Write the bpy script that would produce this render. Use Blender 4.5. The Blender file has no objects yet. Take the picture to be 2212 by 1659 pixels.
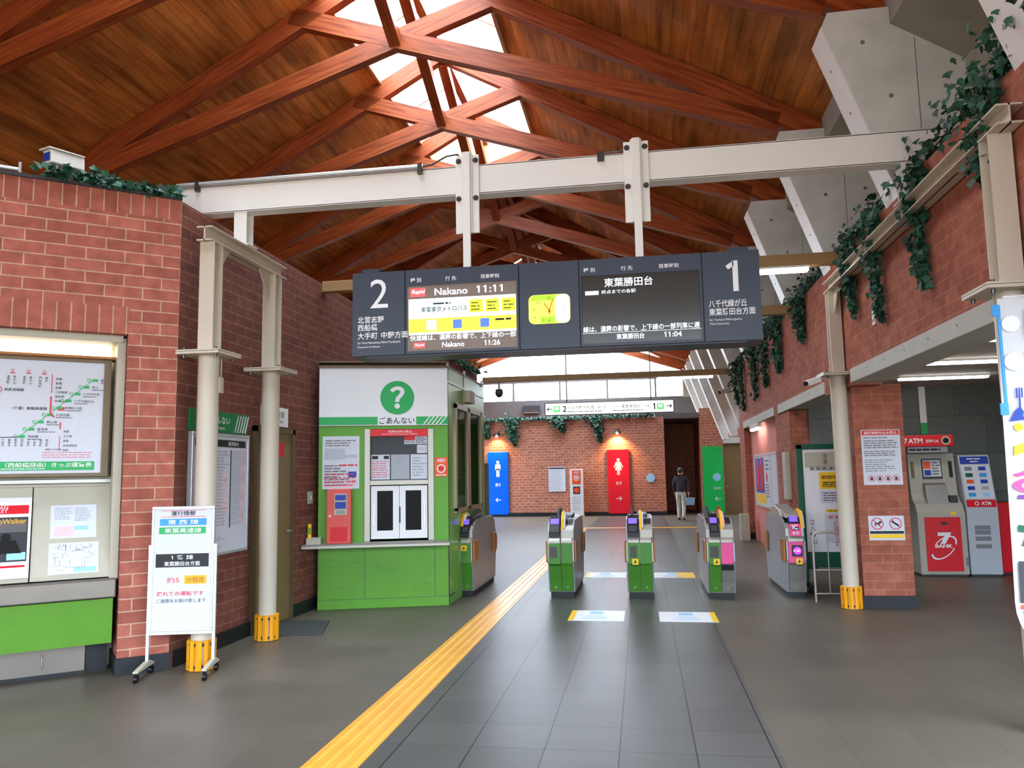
import bpy, bmesh, math, random
from mathutils import Vector, Matrix
random.seed(7)
S = bpy.context.scene
COL = S.collection
PI = math.pi

# ---------------------------------------------------------------- camera, world, exposure
def make_camera():
    yaw, pitch, roll = math.radians(9.14), math.radians(6.47), math.radians(1.01)
    F = Vector((-math.sin(yaw)*math.cos(pitch), math.cos(yaw)*math.cos(pitch), math.sin(pitch)))
    Rt = Vector((math.cos(yaw), math.sin(yaw), 0)); U = Rt.cross(F)
    c, s = math.cos(roll), math.sin(roll)
    R2 = c*Rt - s*U; U2 = s*Rt + c*U
    cam = bpy.data.cameras.new('camera'); o = bpy.data.objects.new('camera', cam); COL.objects.link(o)
    m = Matrix((( R2.x, U2.x, -F.x, 0), (R2.y, U2.y, -F.y, 0), (R2.z, U2.z, -F.z, 1.6), (0, 0, 0, 1)))
    o.matrix_world = m
    cam.sensor_fit = 'HORIZONTAL'; cam.sensor_width = 36; cam.lens = 1715/2212*36
    cam.clip_start = .05; cam.clip_end = 300
    S.camera = o
make_camera()
W = bpy.data.worlds.new('world'); S.world = W; W.use_nodes = True
bg = W.node_tree.nodes['Background']
# overcast sky: brightest overhead, dim ground below the horizon
_nt = W.node_tree; _tc = _nt.nodes.new('ShaderNodeTexCoord'); _sp = _nt.nodes.new('ShaderNodeSeparateXYZ'); _rp = _nt.nodes.new('ShaderNodeValToRGB')
_nt.links.new(_tc.outputs['Generated'], _sp.inputs[0]); _mr = _nt.nodes.new('ShaderNodeMapRange')
_mr.inputs[1].default_value = -1; _nt.links.new(_sp.outputs['Z'], _mr.inputs[0]); _nt.links.new(_mr.outputs[0], _rp.inputs[0])
_e = _rp.color_ramp.elements; _e[0].position = .49; _e[0].color = (.17, .16, .145, 1); _e[1].position = 1; _e[1].color = (.70, .84, .98, 1)
_x = _e.new(.51); _x.color = (.19, .22, .25, 1)
_x2 = _e.new(.66); _x2.color = (.47, .565, .66, 1)
_nt.links.new(_rp.outputs[0], bg.inputs[0]); bg.inputs[1].default_value = 20.0
S.view_settings.view_transform = 'Standard'; S.view_settings.look = 'None'
S.view_settings.gamma = 1; S.view_settings.use_curve_mapping = False
S.view_settings.exposure = 0.25
S.cycles.use_denoising = True
S.cycles.max_bounces = 8; S.cycles.diffuse_bounces = 5; S.cycles.glossy_bounces = 4
S.cycles.transparent_max_bounces = 8; S.cycles.sample_clamp_indirect = 6
S.cycles.caustics_reflective = False; S.cycles.caustics_refractive = False

# ---------------------------------------------------------------- materials
def lin(c):
    f = lambda u: u/12.92 if u <= .04045 else ((u+.055)/1.055)**2.4
    return tuple(f(x/255) for x in c) + (1,)
def base(name):
    m = bpy.data.materials.new(name); m.use_nodes = True
    nt = m.node_tree; return m, nt, nt.nodes['Principled BSDF']
def N(nt, t, **k):
    n = nt.nodes.new(t)
    for a, b in k.items(): setattr(n, a, b)
    return n
def mat(name, rgb, rough=.5, metal=0, var=.06, scale=6, spec=.3, emit=0, bump=0):
    m, nt, p = base(name)
    c = lin(rgb)
    p.inputs['Roughness'].default_value = rough; p.inputs['Metallic'].default_value = metal
    p.inputs['Specular IOR Level'].default_value = spec
    tc = N(nt, 'ShaderNodeTexCoord'); nz = N(nt, 'ShaderNodeTexNoise'); nz.inputs['Scale'].default_value = scale
    nz.inputs['Detail'].default_value = 4
    nt.links.new(tc.outputs['Object'], nz.inputs['Vector'])
    r = N(nt, 'ShaderNodeValToRGB')
    r.color_ramp.elements[0].position = .3; r.color_ramp.elements[1].position = .7
    r.color_ramp.elements[0].color = tuple(x*(1-var) for x in c[:3])+(1,)
    r.color_ramp.elements[1].color = tuple(min(1, x*(1+var)) for x in c[:3])+(1,)
    nt.links.new(nz.outputs['Fac'], r.inputs['Fac']); nt.links.new(r.outputs['Color'], p.inputs['Base Color'])
    if emit:
        nt.links.new(r.outputs['Color'], p.inputs['Emission Color']); p.inputs['Emission Strength'].default_value = emit
    if bump:
        b = N(nt, 'ShaderNodeBump'); b.inputs['Strength'].default_value = bump; b.inputs['Distance'].default_value = .01
        nt.links.new(nz.outputs['Fac'], b.inputs['Height']); nt.links.new(b.outputs['Normal'], p.inputs['Normal'])
    return m
def brick(name, c1, c2, mortar, bw, rh, ms=.007, off=.5, rough=.85, var=.25):
    m, nt, p = base(name)
    uv = N(nt, 'ShaderNodeUVMap'); b = N(nt, 'ShaderNodeTexBrick')
    b.offset = off; b.inputs['Scale'].default_value = 1
    b.inputs['Brick Width'].default_value = bw; b.inputs['Row Height'].default_value = rh
    b.inputs['Mortar Size'].default_value = ms; b.inputs['Mortar Smooth'].default_value = .15
    b.inputs['Color1'].default_value = lin(c1); b.inputs['Color2'].default_value = lin(c2); b.inputs['Mortar'].default_value = lin(mortar)
    nt.links.new(uv.outputs['UV'], b.inputs['Vector'])
    nz = N(nt, 'ShaderNodeTexNoise'); nz.inputs['Scale'].default_value = 9; nz.inputs['Detail'].default_value = 6
    nt.links.new(uv.outputs['UV'], nz.inputs['Vector'])
    mr = N(nt, 'ShaderNodeMapRange'); mr.inputs[1].default_value = .25; mr.inputs[2].default_value = .75
    mr.inputs[3].default_value = 1-var; mr.inputs[4].default_value = 1+var
    nt.links.new(nz.outputs['Fac'], mr.inputs[0])
    mx = N(nt, 'ShaderNodeMix', data_type='RGBA', blend_type='MULTIPLY'); mx.inputs[0].default_value = 1
    nt.links.new(b.outputs['Color'], mx.inputs[6]); nt.links.new(mr.outputs[0], mx.inputs[7])
    nt.links.new(mx.outputs[2], p.inputs['Base Color'])
    p.inputs['Roughness'].default_value = rough; p.inputs['Specular IOR Level'].default_value = .25
    bp = N(nt, 'ShaderNodeBump'); bp.inputs['Strength'].default_value = .5; bp.inputs['Distance'].default_value = .006; bp.invert = True
    nt.links.new(b.outputs['Fac'], bp.inputs['Height']); nt.links.new(bp.outputs['Normal'], p.inputs['Normal'])
    return m
def wood(name, dark, mid, light, rough=.55, stretch=(.7, 9), plank=None, spec=.3, blotch=0):
    """grain runs along U of the UV map; plank=(length,width) adds board joints"""
    m, nt, p = base(name)
    uv = N(nt, 'ShaderNodeUVMap'); mp = N(nt, 'ShaderNodeMapping'); mp.inputs['Scale'].default_value = (stretch[0], stretch[1], 1)
    nt.links.new(uv.outputs['UV'], mp.inputs['Vector'])
    nz = N(nt, 'ShaderNodeTexNoise'); nz.inputs['Scale'].default_value = 3; nz.inputs['Detail'].default_value = 7; nz.inputs['Distortion'].default_value = .4
    nt.links.new(mp.outputs[0], nz.inputs['Vector'])
    r = N(nt, 'ShaderNodeValToRGB'); e = r.color_ramp.elements
    e[0].position = .28; e[0].color = lin(dark); e[1].position = .75; e[1].color = lin(light)
    x = e.new(.5); x.color = lin(mid)
    nt.links.new(nz.outputs['Fac'], r.inputs['Fac'])
    out = r.outputs['Color']
    if plank:
        b = N(nt, 'ShaderNodeTexBrick'); b.inputs['Scale'].default_value = 1; b.offset = .37
        b.inputs['Brick Width'].default_value = plank[0]; b.inputs['Row Height'].default_value = plank[1]
        b.inputs['Mortar Size'].default_value = .004; b.inputs['Mortar Smooth'].default_value = .2
        b.inputs['Color1'].default_value = (.82, .82, .82, 1); b.inputs['Color2'].default_value = (1.15, 1.13, 1.1, 1); b.inputs['Mortar'].default_value = (.45, .42, .4, 1)
        nt.links.new(uv.outputs['UV'], b.inputs['Vector'])
        mx = N(nt, 'ShaderNodeMix', data_type='RGBA', blend_type='MULTIPLY'); mx.inputs[0].default_value = 1
        nt.links.new(out, mx.inputs[6]); nt.links.new(b.outputs['Color'], mx.inputs[7]); out = mx.outputs[2]
    if blotch:
        m2 = N(nt, 'ShaderNodeMapping'); m2.inputs['Scale'].default_value = (.9, 2.2, 1); nt.links.new(uv.outputs['UV'], m2.inputs['Vector'])
        n3 = N(nt, 'ShaderNodeTexNoise'); n3.inputs['Scale'].default_value = .9; n3.inputs['Detail'].default_value = 5; nt.links.new(m2.outputs[0], n3.inputs['Vector'])
        r3 = N(nt, 'ShaderNodeMapRange'); r3.inputs[1].default_value = .38; r3.inputs[2].default_value = .62; r3.inputs[3].default_value = blotch; r3.inputs[4].default_value = 1
        nt.links.new(n3.outputs['Fac'], r3.inputs[0])
        mx = N(nt, 'ShaderNodeMix', data_type='RGBA', blend_type='MULTIPLY'); mx.inputs[0].default_value = 1
        nt.links.new(out, mx.inputs[6]); nt.links.new(r3.outputs[0], mx.inputs[7]); out = mx.outputs[2]
    nt.links.new(out, p.inputs['Base Color'])
    p.inputs['Roughness'].default_value = rough; p.inputs['Specular IOR Level'].default_value = spec
    return m
def emis(name, rgb, st):
    m, nt, p = base(name)
    p.inputs['Base Color'].default_value = lin(rgb); p.inputs['Emission Color'].default_value = lin(rgb); p.inputs['Emission Strength'].default_value = st
    return m
def floor_mat():
    m, nt, p = base('floor_tile')
    tc = N(nt, 'ShaderNodeTexCoord'); sx = N(nt, 'ShaderNodeSeparateXYZ')
    nt.links.new(tc.outputs['Object'], sx.inputs[0])
    def M(op, a, b=None, c=None):
        n = N(nt, 'ShaderNodeMath', operation=op)
        for i, v in enumerate((a, b, c)):
            if v is None: continue
            if isinstance(v, (int, float)): n.inputs[i].default_value = v
            else: nt.links.new(v, n.inputs[i])
        return n.outputs[0]
    T = .435
    def joint(sock, off, w):
        fr = M('FRACT', M('DIVIDE', M('ADD', sock, off), T))
        d = M('ABSOLUTE', M('SUBTRACT', fr, .5))
        return M('GREATER_THAN', d, .5 - w/T)
    jx = joint(sx.outputs['X'], .62+T*8, .0045); jy = joint(sx.outputs['Y'], T*40 - .03, .003)
    # central lane of smoother, darker tiles
    lane = M('MULTIPLY', M('GREATER_THAN', sx.outputs['X'], -1.6), M('LESS_THAN', sx.outputs['X'], .72))
    ja = M('MULTIPLY', M('MAXIMUM', jx, M('MULTIPLY', jy, .95)), M('ADD', M('MULTIPLY', lane, .65), .25))
    # per-tile tone
    tx = M('FLOOR', M('DIVIDE', M('ADD', sx.outputs['X'], .62+T*8), T)); ty = M('FLOOR', M('DIVIDE', M('ADD', sx.outputs['Y'], T*40-.03), T))
    cb = N(nt, 'ShaderNodeCombineXYZ'); nt.links.new(tx, cb.inputs[0]); nt.links.new(ty, cb.inputs[1])
    wn = N(nt, 'ShaderNodeTexWhiteNoise'); nt.links.new(cb.outputs[0], wn.inputs['Vector'])
    nz = N(nt, 'ShaderNodeTexNoise'); nz.inputs['Scale'].default_value = 1.3; nz.inputs['Detail'].default_value = 6
    nt.links.new(tc.outputs['Object'], nz.inputs['Vector'])
    n2 = N(nt, 'ShaderNodeTexNoise'); n2.inputs['Scale'].default_value = 160; n2.inputs['Detail'].default_value = 2
    nt.links.new(tc.outputs['Object'], n2.inputs['Vector'])
    k = M('ADD', M('ADD', M('MULTIPLY', wn.outputs['Value'], .14), M('MULTIPLY', nz.outputs['Fac'], .5)), M('ADD', M('MULTIPLY', n2.outputs['Fac'], .2), .52))
    mxl = N(nt, 'ShaderNodeMix', data_type='RGBA'); nt.links.new(lane, mxl.inputs[0])
    mxl.inputs[6].default_value = lin((96, 88, 77)); mxl.inputs[7].default_value = lin((84, 82, 79))
    mul = N(nt, 'ShaderNodeMix', data_type='RGBA', blend_type='MULTIPLY'); mul.inputs[0].default_value = 1
    nt.links.new(mxl.outputs[2], mul.inputs[6]); nt.links.new(k, mul.inputs[7])
    fin = N(nt, 'ShaderNodeMix', data_type='RGBA'); nt.links.new(ja, fin.inputs[0]); nt.links.new(mul.outputs[2], fin.inputs[6]); fin.inputs[7].default_value = lin((26, 25, 24))
    nt.links.new(fin.outputs[2], p.inputs['Base Color'])
    rr = M('ADD', M('MULTIPLY', nz.outputs['Fac'], .06), M('SUBTRACT', .40, M('MULTIPLY', lane, .09)))
    nt.links.new(rr, p.inputs['Roughness']); sp_ = M('SUBTRACT', .2, M('MULTIPLY', lane, .1)); nt.links.new(sp_, p.inputs['Specular IOR Level'])
    return m
def concrete():
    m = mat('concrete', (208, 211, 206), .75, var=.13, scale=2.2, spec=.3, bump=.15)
    return m
def glass(name, tint=(1, 1, 1), gl=.08):
    m = bpy.data.materials.new(name); m.use_nodes = True; nt = m.node_tree; nt.nodes.clear()
    o = N(nt, 'ShaderNodeOutputMaterial'); t = N(nt, 'ShaderNodeBsdfTransparent'); t.inputs[0].default_value = tint+(1,)
    g = N(nt, 'ShaderNodeBsdfGlossy'); g.inputs['Roughness'].default_value = .03
    x = N(nt, 'ShaderNodeMixShader'); x.inputs[0].default_value = gl; nt.links.new(t.outputs[0], x.inputs[1]); nt.links.new(g.outputs[0], x.inputs[2])
    nt.links.new(x.outputs[0], o.inputs[0]); return m

M = {}
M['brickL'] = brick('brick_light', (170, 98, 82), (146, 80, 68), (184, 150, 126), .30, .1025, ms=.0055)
M['soldier'] = brick('brick_soldier', (168, 96, 80), (142, 78, 66), (184, 150, 126), .105, 1.3, ms=.0055, off=0)
M['brickR'] = brick('brick_red', (168, 100, 80), (148, 84, 68), (166, 116, 96), .225, .1025, ms=.005)
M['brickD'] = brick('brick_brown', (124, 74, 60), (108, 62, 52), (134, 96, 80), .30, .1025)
M['brickB'] = brick('brick_small', (178, 112, 90), (158, 96, 78), (192, 148, 126), .225, .1025, ms=.010)
M['plank'] = wood('plank_ceiling', (170, 94, 40), (204, 126, 60), (226, 152, 84), .5, (.3, 3.5), (3.6, .15), blotch=.55)
M['beam'] = wood('beam_red_wood', (110, 46, 20), (146, 68, 32), (174, 94, 46), .45, (.5, 8))
M['beamL'] = wood('beam_pale_wood', (196, 148, 100), (224, 176, 124), (236, 196, 150), .5, (.5, 8))
M['floor'] = floor_mat()
M['concrete'] = concrete()
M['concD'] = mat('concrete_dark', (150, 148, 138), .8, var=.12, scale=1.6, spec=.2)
M['lintel'] = mat('lintel_grey', (186, 186, 178), .7, var=.05, scale=5)
M['steel'] = mat('cream_paint', (198, 187, 170), .38, var=.02, scale=3)
M['steelW'] = mat('white_paint', (228, 226, 222), .35, var=.02, scale=3)
M['tan'] = mat('tan_paint', (156, 126, 86), .45, var=.04)
M['charcoal'] = mat('charcoal_paint', (56, 62, 76), .38, var=.04, scale=4)
M['dark'] = mat('dark_grey', (52, 54, 58), .45, var=.06)
M['black'] = mat('black_plastic', (18, 18, 20), .35, var=.1)
M['blackgloss'] = mat('black_glass', (6, 6, 7), .06, var=.02)
M['bolt'] = mat('bolt_metal', (90, 90, 88), .35, .9)
M['paneblack'] = mat('dark_pane', (8, 8, 9), .3, var=.02, spec=.08)
M['skirt'] = mat('skirting_stone', (28, 31, 34), .5, var=.12, scale=12)
M['white'] = mat('white', (230, 230, 232), .5, var=.01)
M['paper'] = mat('paper', (206, 208, 218), .6, var=.015, scale=20)
M['ink'] = mat('ink', (40, 40, 44), .6)
M['inkgrey'] = mat('ink_grey', (120, 122, 128), .6)
M['inkfaint'] = mat('ink_faint', (168, 170, 178), .6)
M['red'] = mat('red', (212, 8, 30), .4, var=.02)
M['redbright'] = mat('red_sign', (236, 10, 40), .35, var=.01)
M['inkred'] = mat('ink_red', (214, 60, 80), .6)
M['pink'] = mat('pink_panel', (222, 76, 140), .4, var=.02)
M['pinkpale'] = mat('pink_pale', (240, 190, 196), .6)
M['pinkwall'] = mat('pink_plaster', (216, 130, 118), .8, var=.05)
M['blue'] = mat('blue_sign', (0, 96, 226), .35, var=.01)
M['inkblue'] = mat('ink_blue', (36, 64, 160), .5)
M['lightblue'] = mat('light_blue', (150, 200, 236), .5)
M['skyblue'] = mat('sky_blue', (60, 150, 220), .5)
M['green'] = mat('green_panel', (90, 152, 38), .42, var=.05, scale=3)
M['greenD'] = mat('green_gate', (66, 122, 38), .4, var=.06, scale=5)
M['signgreen'] = mat('sign_green', (44, 168, 92), .45, var=.02)
M['deepgreen'] = mat('deep_green', (14, 84, 60), .45, var=.03)
M['greenbright'] = mat('green_sign', (0, 186, 84), .35, var=.02)
M['purple'] = mat('purple', (112, 58, 140), .5)
M['orange'] = mat('orange_red', (236, 84, 40), .45)
M['pad'] = mat('tan_pad', (176, 112, 52), .5, var=.05)
M['yellow'] = mat('yellow', (246, 196, 30), .5, var=.03)
M['tactile'] = mat('tactile_yellow', (232, 164, 58), .32, var=.06, scale=5)
M['guard'] = mat('yellow_rubber', (236, 158, 14), .5, var=.03)
M['amber'] = mat('amber', (244, 178, 40), .5)
M['inox'] = mat('stainless_steel', (164, 158, 148), .38, .4, var=.04, scale=2)
M['gateside'] = mat('gate_steel', (150, 152, 156), .34, .35, var=.03)
M['ledge'] = mat('dull_steel', (122, 114, 106), .34, .6, var=.12, scale=1.5)
M['guidegreen'] = mat('guide_green', (22, 118, 62), .5)
M['greencounter'] = mat('counter_green', (80, 132, 24), .45, var=.05)
M['greenside'] = mat('green_painted_sheen', (120, 178, 86), .2, var=.04, spec=.6)  # booth side: gloss plus a paler green carrying the hall's reflection
M['seam'] = mat('panel_seam', (84, 112, 66), .6)
M['inoxD'] = mat('stainless_brushed', (160, 156, 150), .36, .75, var=.05, scale=2)
M['alu'] = mat('aluminium', (200, 204, 208), .35, .7, var=.02)
M['bronze'] = mat('bronze_frame', (110, 92, 72), .45, .3)
M['sideframe'] = mat('frame_champagne', (166, 152, 128), .35, .4, var=.02)
M['beige'] = mat('beige_metal', (180, 174, 156), .5, var=.03)
M['atm'] = mat('atm_taupe', (172, 166, 154), .42, var=.02)
M['kiosk'] = mat('kiosk_grey', (178, 182, 192), .45, var=.02)
M['tile'] = brick('grey_tile', (96, 100, 96), (88, 92, 90), (70, 74, 72), .9, .6, ms=.006, rough=.4, var=.12)
M['door'] = mat('door_olive', (128, 108, 72), .5, var=.04)
M['doorF'] = mat('door_frame', (96, 80, 58), .5, var=.04)
M['salmon'] = mat('phone_red', (214, 84, 76), .45, var=.03)
M['mat'] = mat('rubber_mat', (62, 64, 62), .8, var=.1, scale=30)
M['ceil'] = mat('ceiling_panel', (190, 186, 178), .7, var=.03)
M['panelbrown'] = mat('brown_metal_panel', (96, 92, 92), .55, var=.05)
M['leaf'] = mat('ivy_leaf', (36, 82, 58), .5, var=.35, scale=14)
M['leafD'] = mat('ivy_leaf_dark', (26, 60, 46), .5, var=.3, scale=14)
M['vine'] = mat('ivy_stem', (58, 52, 36), .8)
M['glass'] = glass('pane_glass'); M['glassdark'] = glass('window_glass', (.55, .58, .58), .14)
M['tube'] = emis('fluorescent_tube', (255, 252, 244), 14)
M['lightbox'] = emis('light_box', (255, 246, 224), 5)
M['bulb'] = emis('warm_bulb', (255, 176, 84), 40)
M['scrwhite'] = emis('screen_white', (226, 244, 248), 0.76)
M['scrcyan'] = emis('screen_cyan', (190, 226, 236), 0.72)
M['scrgrey'] = emis('screen_grey', (112, 98, 88), .22)
M['scrdark'] = mat('screen_off', (64, 61, 57), .16, var=.03)
M['scryel'] = emis('screen_yellow', (246, 230, 60), 0.76)
M['scrlime'] = emis('screen_lime', (214, 230, 40), 0.72)
M['scrred'] = emis('screen_red', (236, 84, 84), 0.64)
M['scrblue'] = emis('screen_blue', (70, 110, 200), 0.72)
M['scrpurple'] = emis('screen_purple', (110, 80, 240), 0.80)
M['scrviolet'] = emis('screen_violet', (170, 40, 250), 0.96)
M['scrtext'] = emis('screen_text', (236, 242, 255), 0.80)
M['clockg'] = emis('clock_green', (150, 214, 30), 0.80)
M['clocky'] = emis('clock_yellow', (232, 244, 80), 0.84)
M['clockw'] = emis('clock_white', (246, 250, 246), 0.88)
M['signlit'] = emis('sign_lit_white', (246, 250, 244), 0.84)
M['lettergreen'] = emis('sign_lit_green', (90, 220, 110), 0.72)
M['skin'] = mat('skin', (206, 160, 134), .6); M['cloth'] = mat('dark_cloth', (62, 56, 64), .9, var=.1)
M['trouser'] = mat('pale_trousers', (200, 196, 186), .9, var=.06); M['hair'] = mat('hair', (70, 62, 58), .6)
M['sleeve_sign'] = mat('flag_cloth', (206, 208, 216), .7, var=.03)

# ---------------------------------------------------------------- mesh helpers
class MB:
    def __init__(s): s.v = []; s.f = []; s.uv = []; s.mi = []
    def face(s, pts, m=0, uv=None):
        i = len(s.v); s.v += [tuple(p) for p in pts]; s.f.append(tuple(range(i, i+len(pts)))); s.uv.append(uv); s.mi.append(m); return s
    def mesh(s, vs, fs, m=0, uvs=None):
        i = len(s.v); s.v += [tuple(p) for p in vs]
        for k, f in enumerate(fs): s.f.append(tuple(i+j for j in f)); s.uv.append(uvs[k] if uvs else None); s.mi.append(m)
        return s
    def box(s, x0, x1, y0, y1, z0, z1, m=0):
        v = [(x0,y0,z0),(x1,y0,z0),(x1,y1,z0),(x0,y1,z0),(x0,y0,z1),(x1,y0,z1),(x1,y1,z1),(x0,y1,z1)]
        return s.mesh(v, [(0,3,2,1),(4,5,6,7),(0,1,5,4),(1,2,6,5),(2,3,7,6),(3,0,4,7)], m)
    def prism(s, poly, ax, a, b, m=0):
        """poly 2D; ax 'x': poly=(y,z); 'y': (x,z); 'z': (x,y)"""
        def P(p, t): return (t,p[0],p[1]) if ax == 'x' else (p[0],t,p[1]) if ax == 'y' else (p[0],p[1],t)
        n = len(poly); v = [P(p, a) for p in poly]+[P(p, b) for p in poly]
        fs = [tuple(range(n)), tuple(range(2*n-1, n-1, -1))]+[((i+1) % n, i, n+i, n+(i+1) % n) for i in range(n)]
        return s.mesh(v, fs, m)
    def cyl(s, p0, p1, r0, r1=None, n=16, m=0, cap=True):
        p0, p1 = Vector(p0), Vector(p1); r1 = r0 if r1 is None else r1
        d = (p1-p0).normalized(); a = d.orthogonal().normalized(); b = d.cross(a)
        c = [(math.cos(2*PI*i/n), math.sin(2*PI*i/n)) for i in range(n)]
        v = [p0+(a*x+b*y)*r0 for x, y in c]+[p1+(a*x+b*y)*r1 for x, y in c]
        fs = [(i, (i+1) % n, n+(i+1) % n, n+i) for i in range(n)]
        if cap: fs += [tuple(range(n-1, -1, -1)), tuple(range(n, 2*n))]
        return s.mesh(v, fs, m)
    def tube(s, pts, r, n=8, m=0):
        for a, b in zip(pts[:-1], pts[1:]):
            s.cyl(a, b, r, n=n, m=m)
        for p in pts[1:-1]: s.ball(p, r, m=m)
        return s
    def ball(s, c, r, m=0, n=8, k=5, sc=(1, 1, 1)):
        c = Vector(c); v = [c+Vector((0, 0, r*sc[2]))]
        for j in range(1, k):
            t = PI*j/k
            v += [c+Vector((r*sc[0]*math.sin(t)*math.cos(2*PI*i/n), r*sc[1]*math.sin(t)*math.sin(2*PI*i/n), r*sc[2]*math.cos(t))) for i in range(n)]
        v.append(c-Vector((0, 0, r*sc[2]))); fs = [(0, 1+i, 1+(i+1) % n) for i in range(n)]
        for j in range(k-2):
            o = 1+j*n; fs += [(o+i, o+n+i, o+n+(i+1) % n, o+(i+1) % n) for i in range(n)]
        o = 1+(k-2)*n; L = len(v)-1; fs += [(o+i, L, o+(i+1) % n) for i in range(n)]
        return s.mesh(v, fs, m)
    def beam(s, p0, p1, w, h, up=(0, 0, 1), m=0, cuts=None):
        """box from p0 to p1; w across, h along 'up'; UV runs along the length"""
        p0, p1, up = Vector(p0), Vector(p1), Vector(up); d = p1-p0; L = d.length; d.normalize()
        x = d.cross(up).normalized(); z = x.cross(d)
        v = []
        for q in (p0, p1): v += [q+x*a*w/2+z*b*h/2 for a, b in ((-1,-1),(1,-1),(1,1),(-1,1))]
        fs = [(0,1,2,3),(7,6,5,4)]; r = random.random()*7
        uvs = [[(r,0),(r,w),(r+h,w),(r+h,0)], [(r,0),(r,w),(r+h,w),(r+h,0)]]
        for i in range(4):
            j = (i+1) % 4; k = w if i % 2 == 0 else h; o = r+i*.37
            fs.append((i, i+4, j+4, j)); uvs.append([(r, o),(r+L, o),(r+L, o+k),(r, o+k)])
        return s.mesh(v, fs, m, uvs)
    def disc(s, x, z, r, y, r2=0, n=28, m=0):
        """flat disc (or ring) facing -y"""
        c = [(math.cos(-2*PI*i/n), math.sin(-2*PI*i/n)) for i in range(n)]
        if r2 == 0: s.face([(x+r*a, y, z+r*b) for a, b in c][::-1], m)
        else:
            for i in range(n):
                (a, b), (e, f) = c[i], c[(i+1) % n]
                s.face([(x+r2*a, y, z+r2*b), (x+r2*e, y, z+r2*f), (x+r*e, y, z+r*f), (x+r*a, y, z+r*b)], m)
        return s
    def rect(s, x0, x1, z0, z1, y, m=0):
        return s.face([(x0,y,z0),(x1,y,z0),(x1,y,z1),(x0,y,z1)], m)
    def build(s, name, mats, parent=None, world=False, smooth=False, bevel=0, seg=2):
        if not isinstance(mats, (list, tuple)): mats = [mats]
        me = bpy.data.meshes.new(name); me.from_pydata(s.v, [], s.f)
        for m in mats: me.materials.append(M[m] if isinstance(m, str) else m)
        uvl = me.uv_layers.new(name='UVMap'); co = me.vertices
        for p, uv, mi in zip(me.polygons, s.uv, s.mi):
            p.material_index = mi; p.use_smooth = smooth
            nrm = p.normal
            for k, li in enumerate(p.loop_indices):
                if uv: uvl.data[li].uv = uv[k]; continue
                q = co[me.loops[li].vertex_index].co
                if abs(nrm.z) > .72: uvl.data[li].uv = (q.x, q.y)
                else:
                    t = Vector((-nrm.y, nrm.x, 0)); t.normalize(); uvl.data[li].uv = (q.dot(t), q.z)
        if world and parent is not None: me.transform(wm(parent).inverted())
        o = bpy.data.objects.new(name, me); COL.objects.link(o)
        if parent is not None: o.parent = parent
        if bevel:
            b = o.modifiers.new('bevel', 'BEVEL'); b.width = bevel; b.segments = seg; b.limit_method = 'ANGLE'; b.angle_limit = .6
            b.harden_normals = False
        if smooth:
            try: me.set_sharp_from_angle(angle=.7)
            except Exception: pass
        return o
def tag(o, label=None, cat=None, group=None, kind=None):
    if label: o['label'] = label
    if cat: o['category'] = cat
    if group: o['group'] = group
    if kind: o['kind'] = kind
    return o
def thing(name, label, cat, loc=(0, 0, 0), rz=0, group=None):
    o = bpy.data.objects.new(name, None); COL.objects.link(o)
    o.matrix_world = Matrix.Translation(loc) @ Matrix.Rotation(rz, 4, 'Z')
    o.empty_display_size = .1
    return tag(o, label, cat, group)
def struct(o): o['kind'] = 'structure'; return o
def wm(o): return o.matrix_basis.copy() if o.parent is None else wm(o.parent) @ o.matrix_basis
def kids(o): return [c for c in COL.objects if c.parent == o]
def copy_tree(o, loc, rz=0, label=None):
    r = o.copy(); COL.objects.link(r); r.matrix_world = Matrix.Translation(loc) @ Matrix.Rotation(rz, 4, 'Z')
    if label: r['label'] = label
    for c in kids(o):
        d = c.copy(); COL.objects.link(d); d.parent = r
        for g in kids(c):
            e = g.copy(); COL.objects.link(e); e.parent = d
    return r
# ---- lettering
_tc = {}
def glyphs(txt, bold=0):
    k = (txt, bold)
    if k in _tc: return _tc[k]
    cu = bpy.data.curves.new('t', 'FONT'); cu.body = txt; cu.resolution_u = 3; cu.size = 1; cu.offset = bold
    o = bpy.data.objects.new('t', cu); COL.objects.link(o)
    dg = bpy.context.evaluated_depsgraph_get(); dg.update()
    me = bpy.data.meshes.new_from_object(o.evaluated_get(dg))
    v = [tuple(x.co) for x in me.vertices]; f = [tuple(p.vertices) for p in me.polygons]
    bpy.data.objects.remove(o); bpy.data.curves.remove(cu); bpy.data.meshes.remove(me)
    if '1' in txt:                                          # give the bare stroke of the digit one its flag
        n0 = len(v)
        for q in [f[i]+f[i+1] for i in range(len(f)-1) if len(f[i]) == 3 and len(f[i+1]) == 3]:
            ids = set(q)
            if len(ids) != 4: continue
            xs_ = [v[i][0] for i in ids]; ys_ = [v[i][1] for i in ids]
            if abs(max(xs_)-min(xs_)-.098-2*bold) < .006 and abs(max(ys_)-min(ys_)-.682-2*bold) < .006 and min(ys_) < .01:
                a, t = min(xs_), max(ys_); k = len(v)
                v += [(a+.02, t, 0), (a-.125, t-.115, 0), (a-.125+.045, t-.195-bold, 0), (a+.02, t-.125-bold, 0)]; f.append((k, k+1, k+2, k+3))
    if not v: v = [(0, 0, 0), (1, 0, 0), (1, 1, 0)]; f = [(0, 1, 2)]
    _tc[k] = (v, f); return _tc[k]
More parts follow.
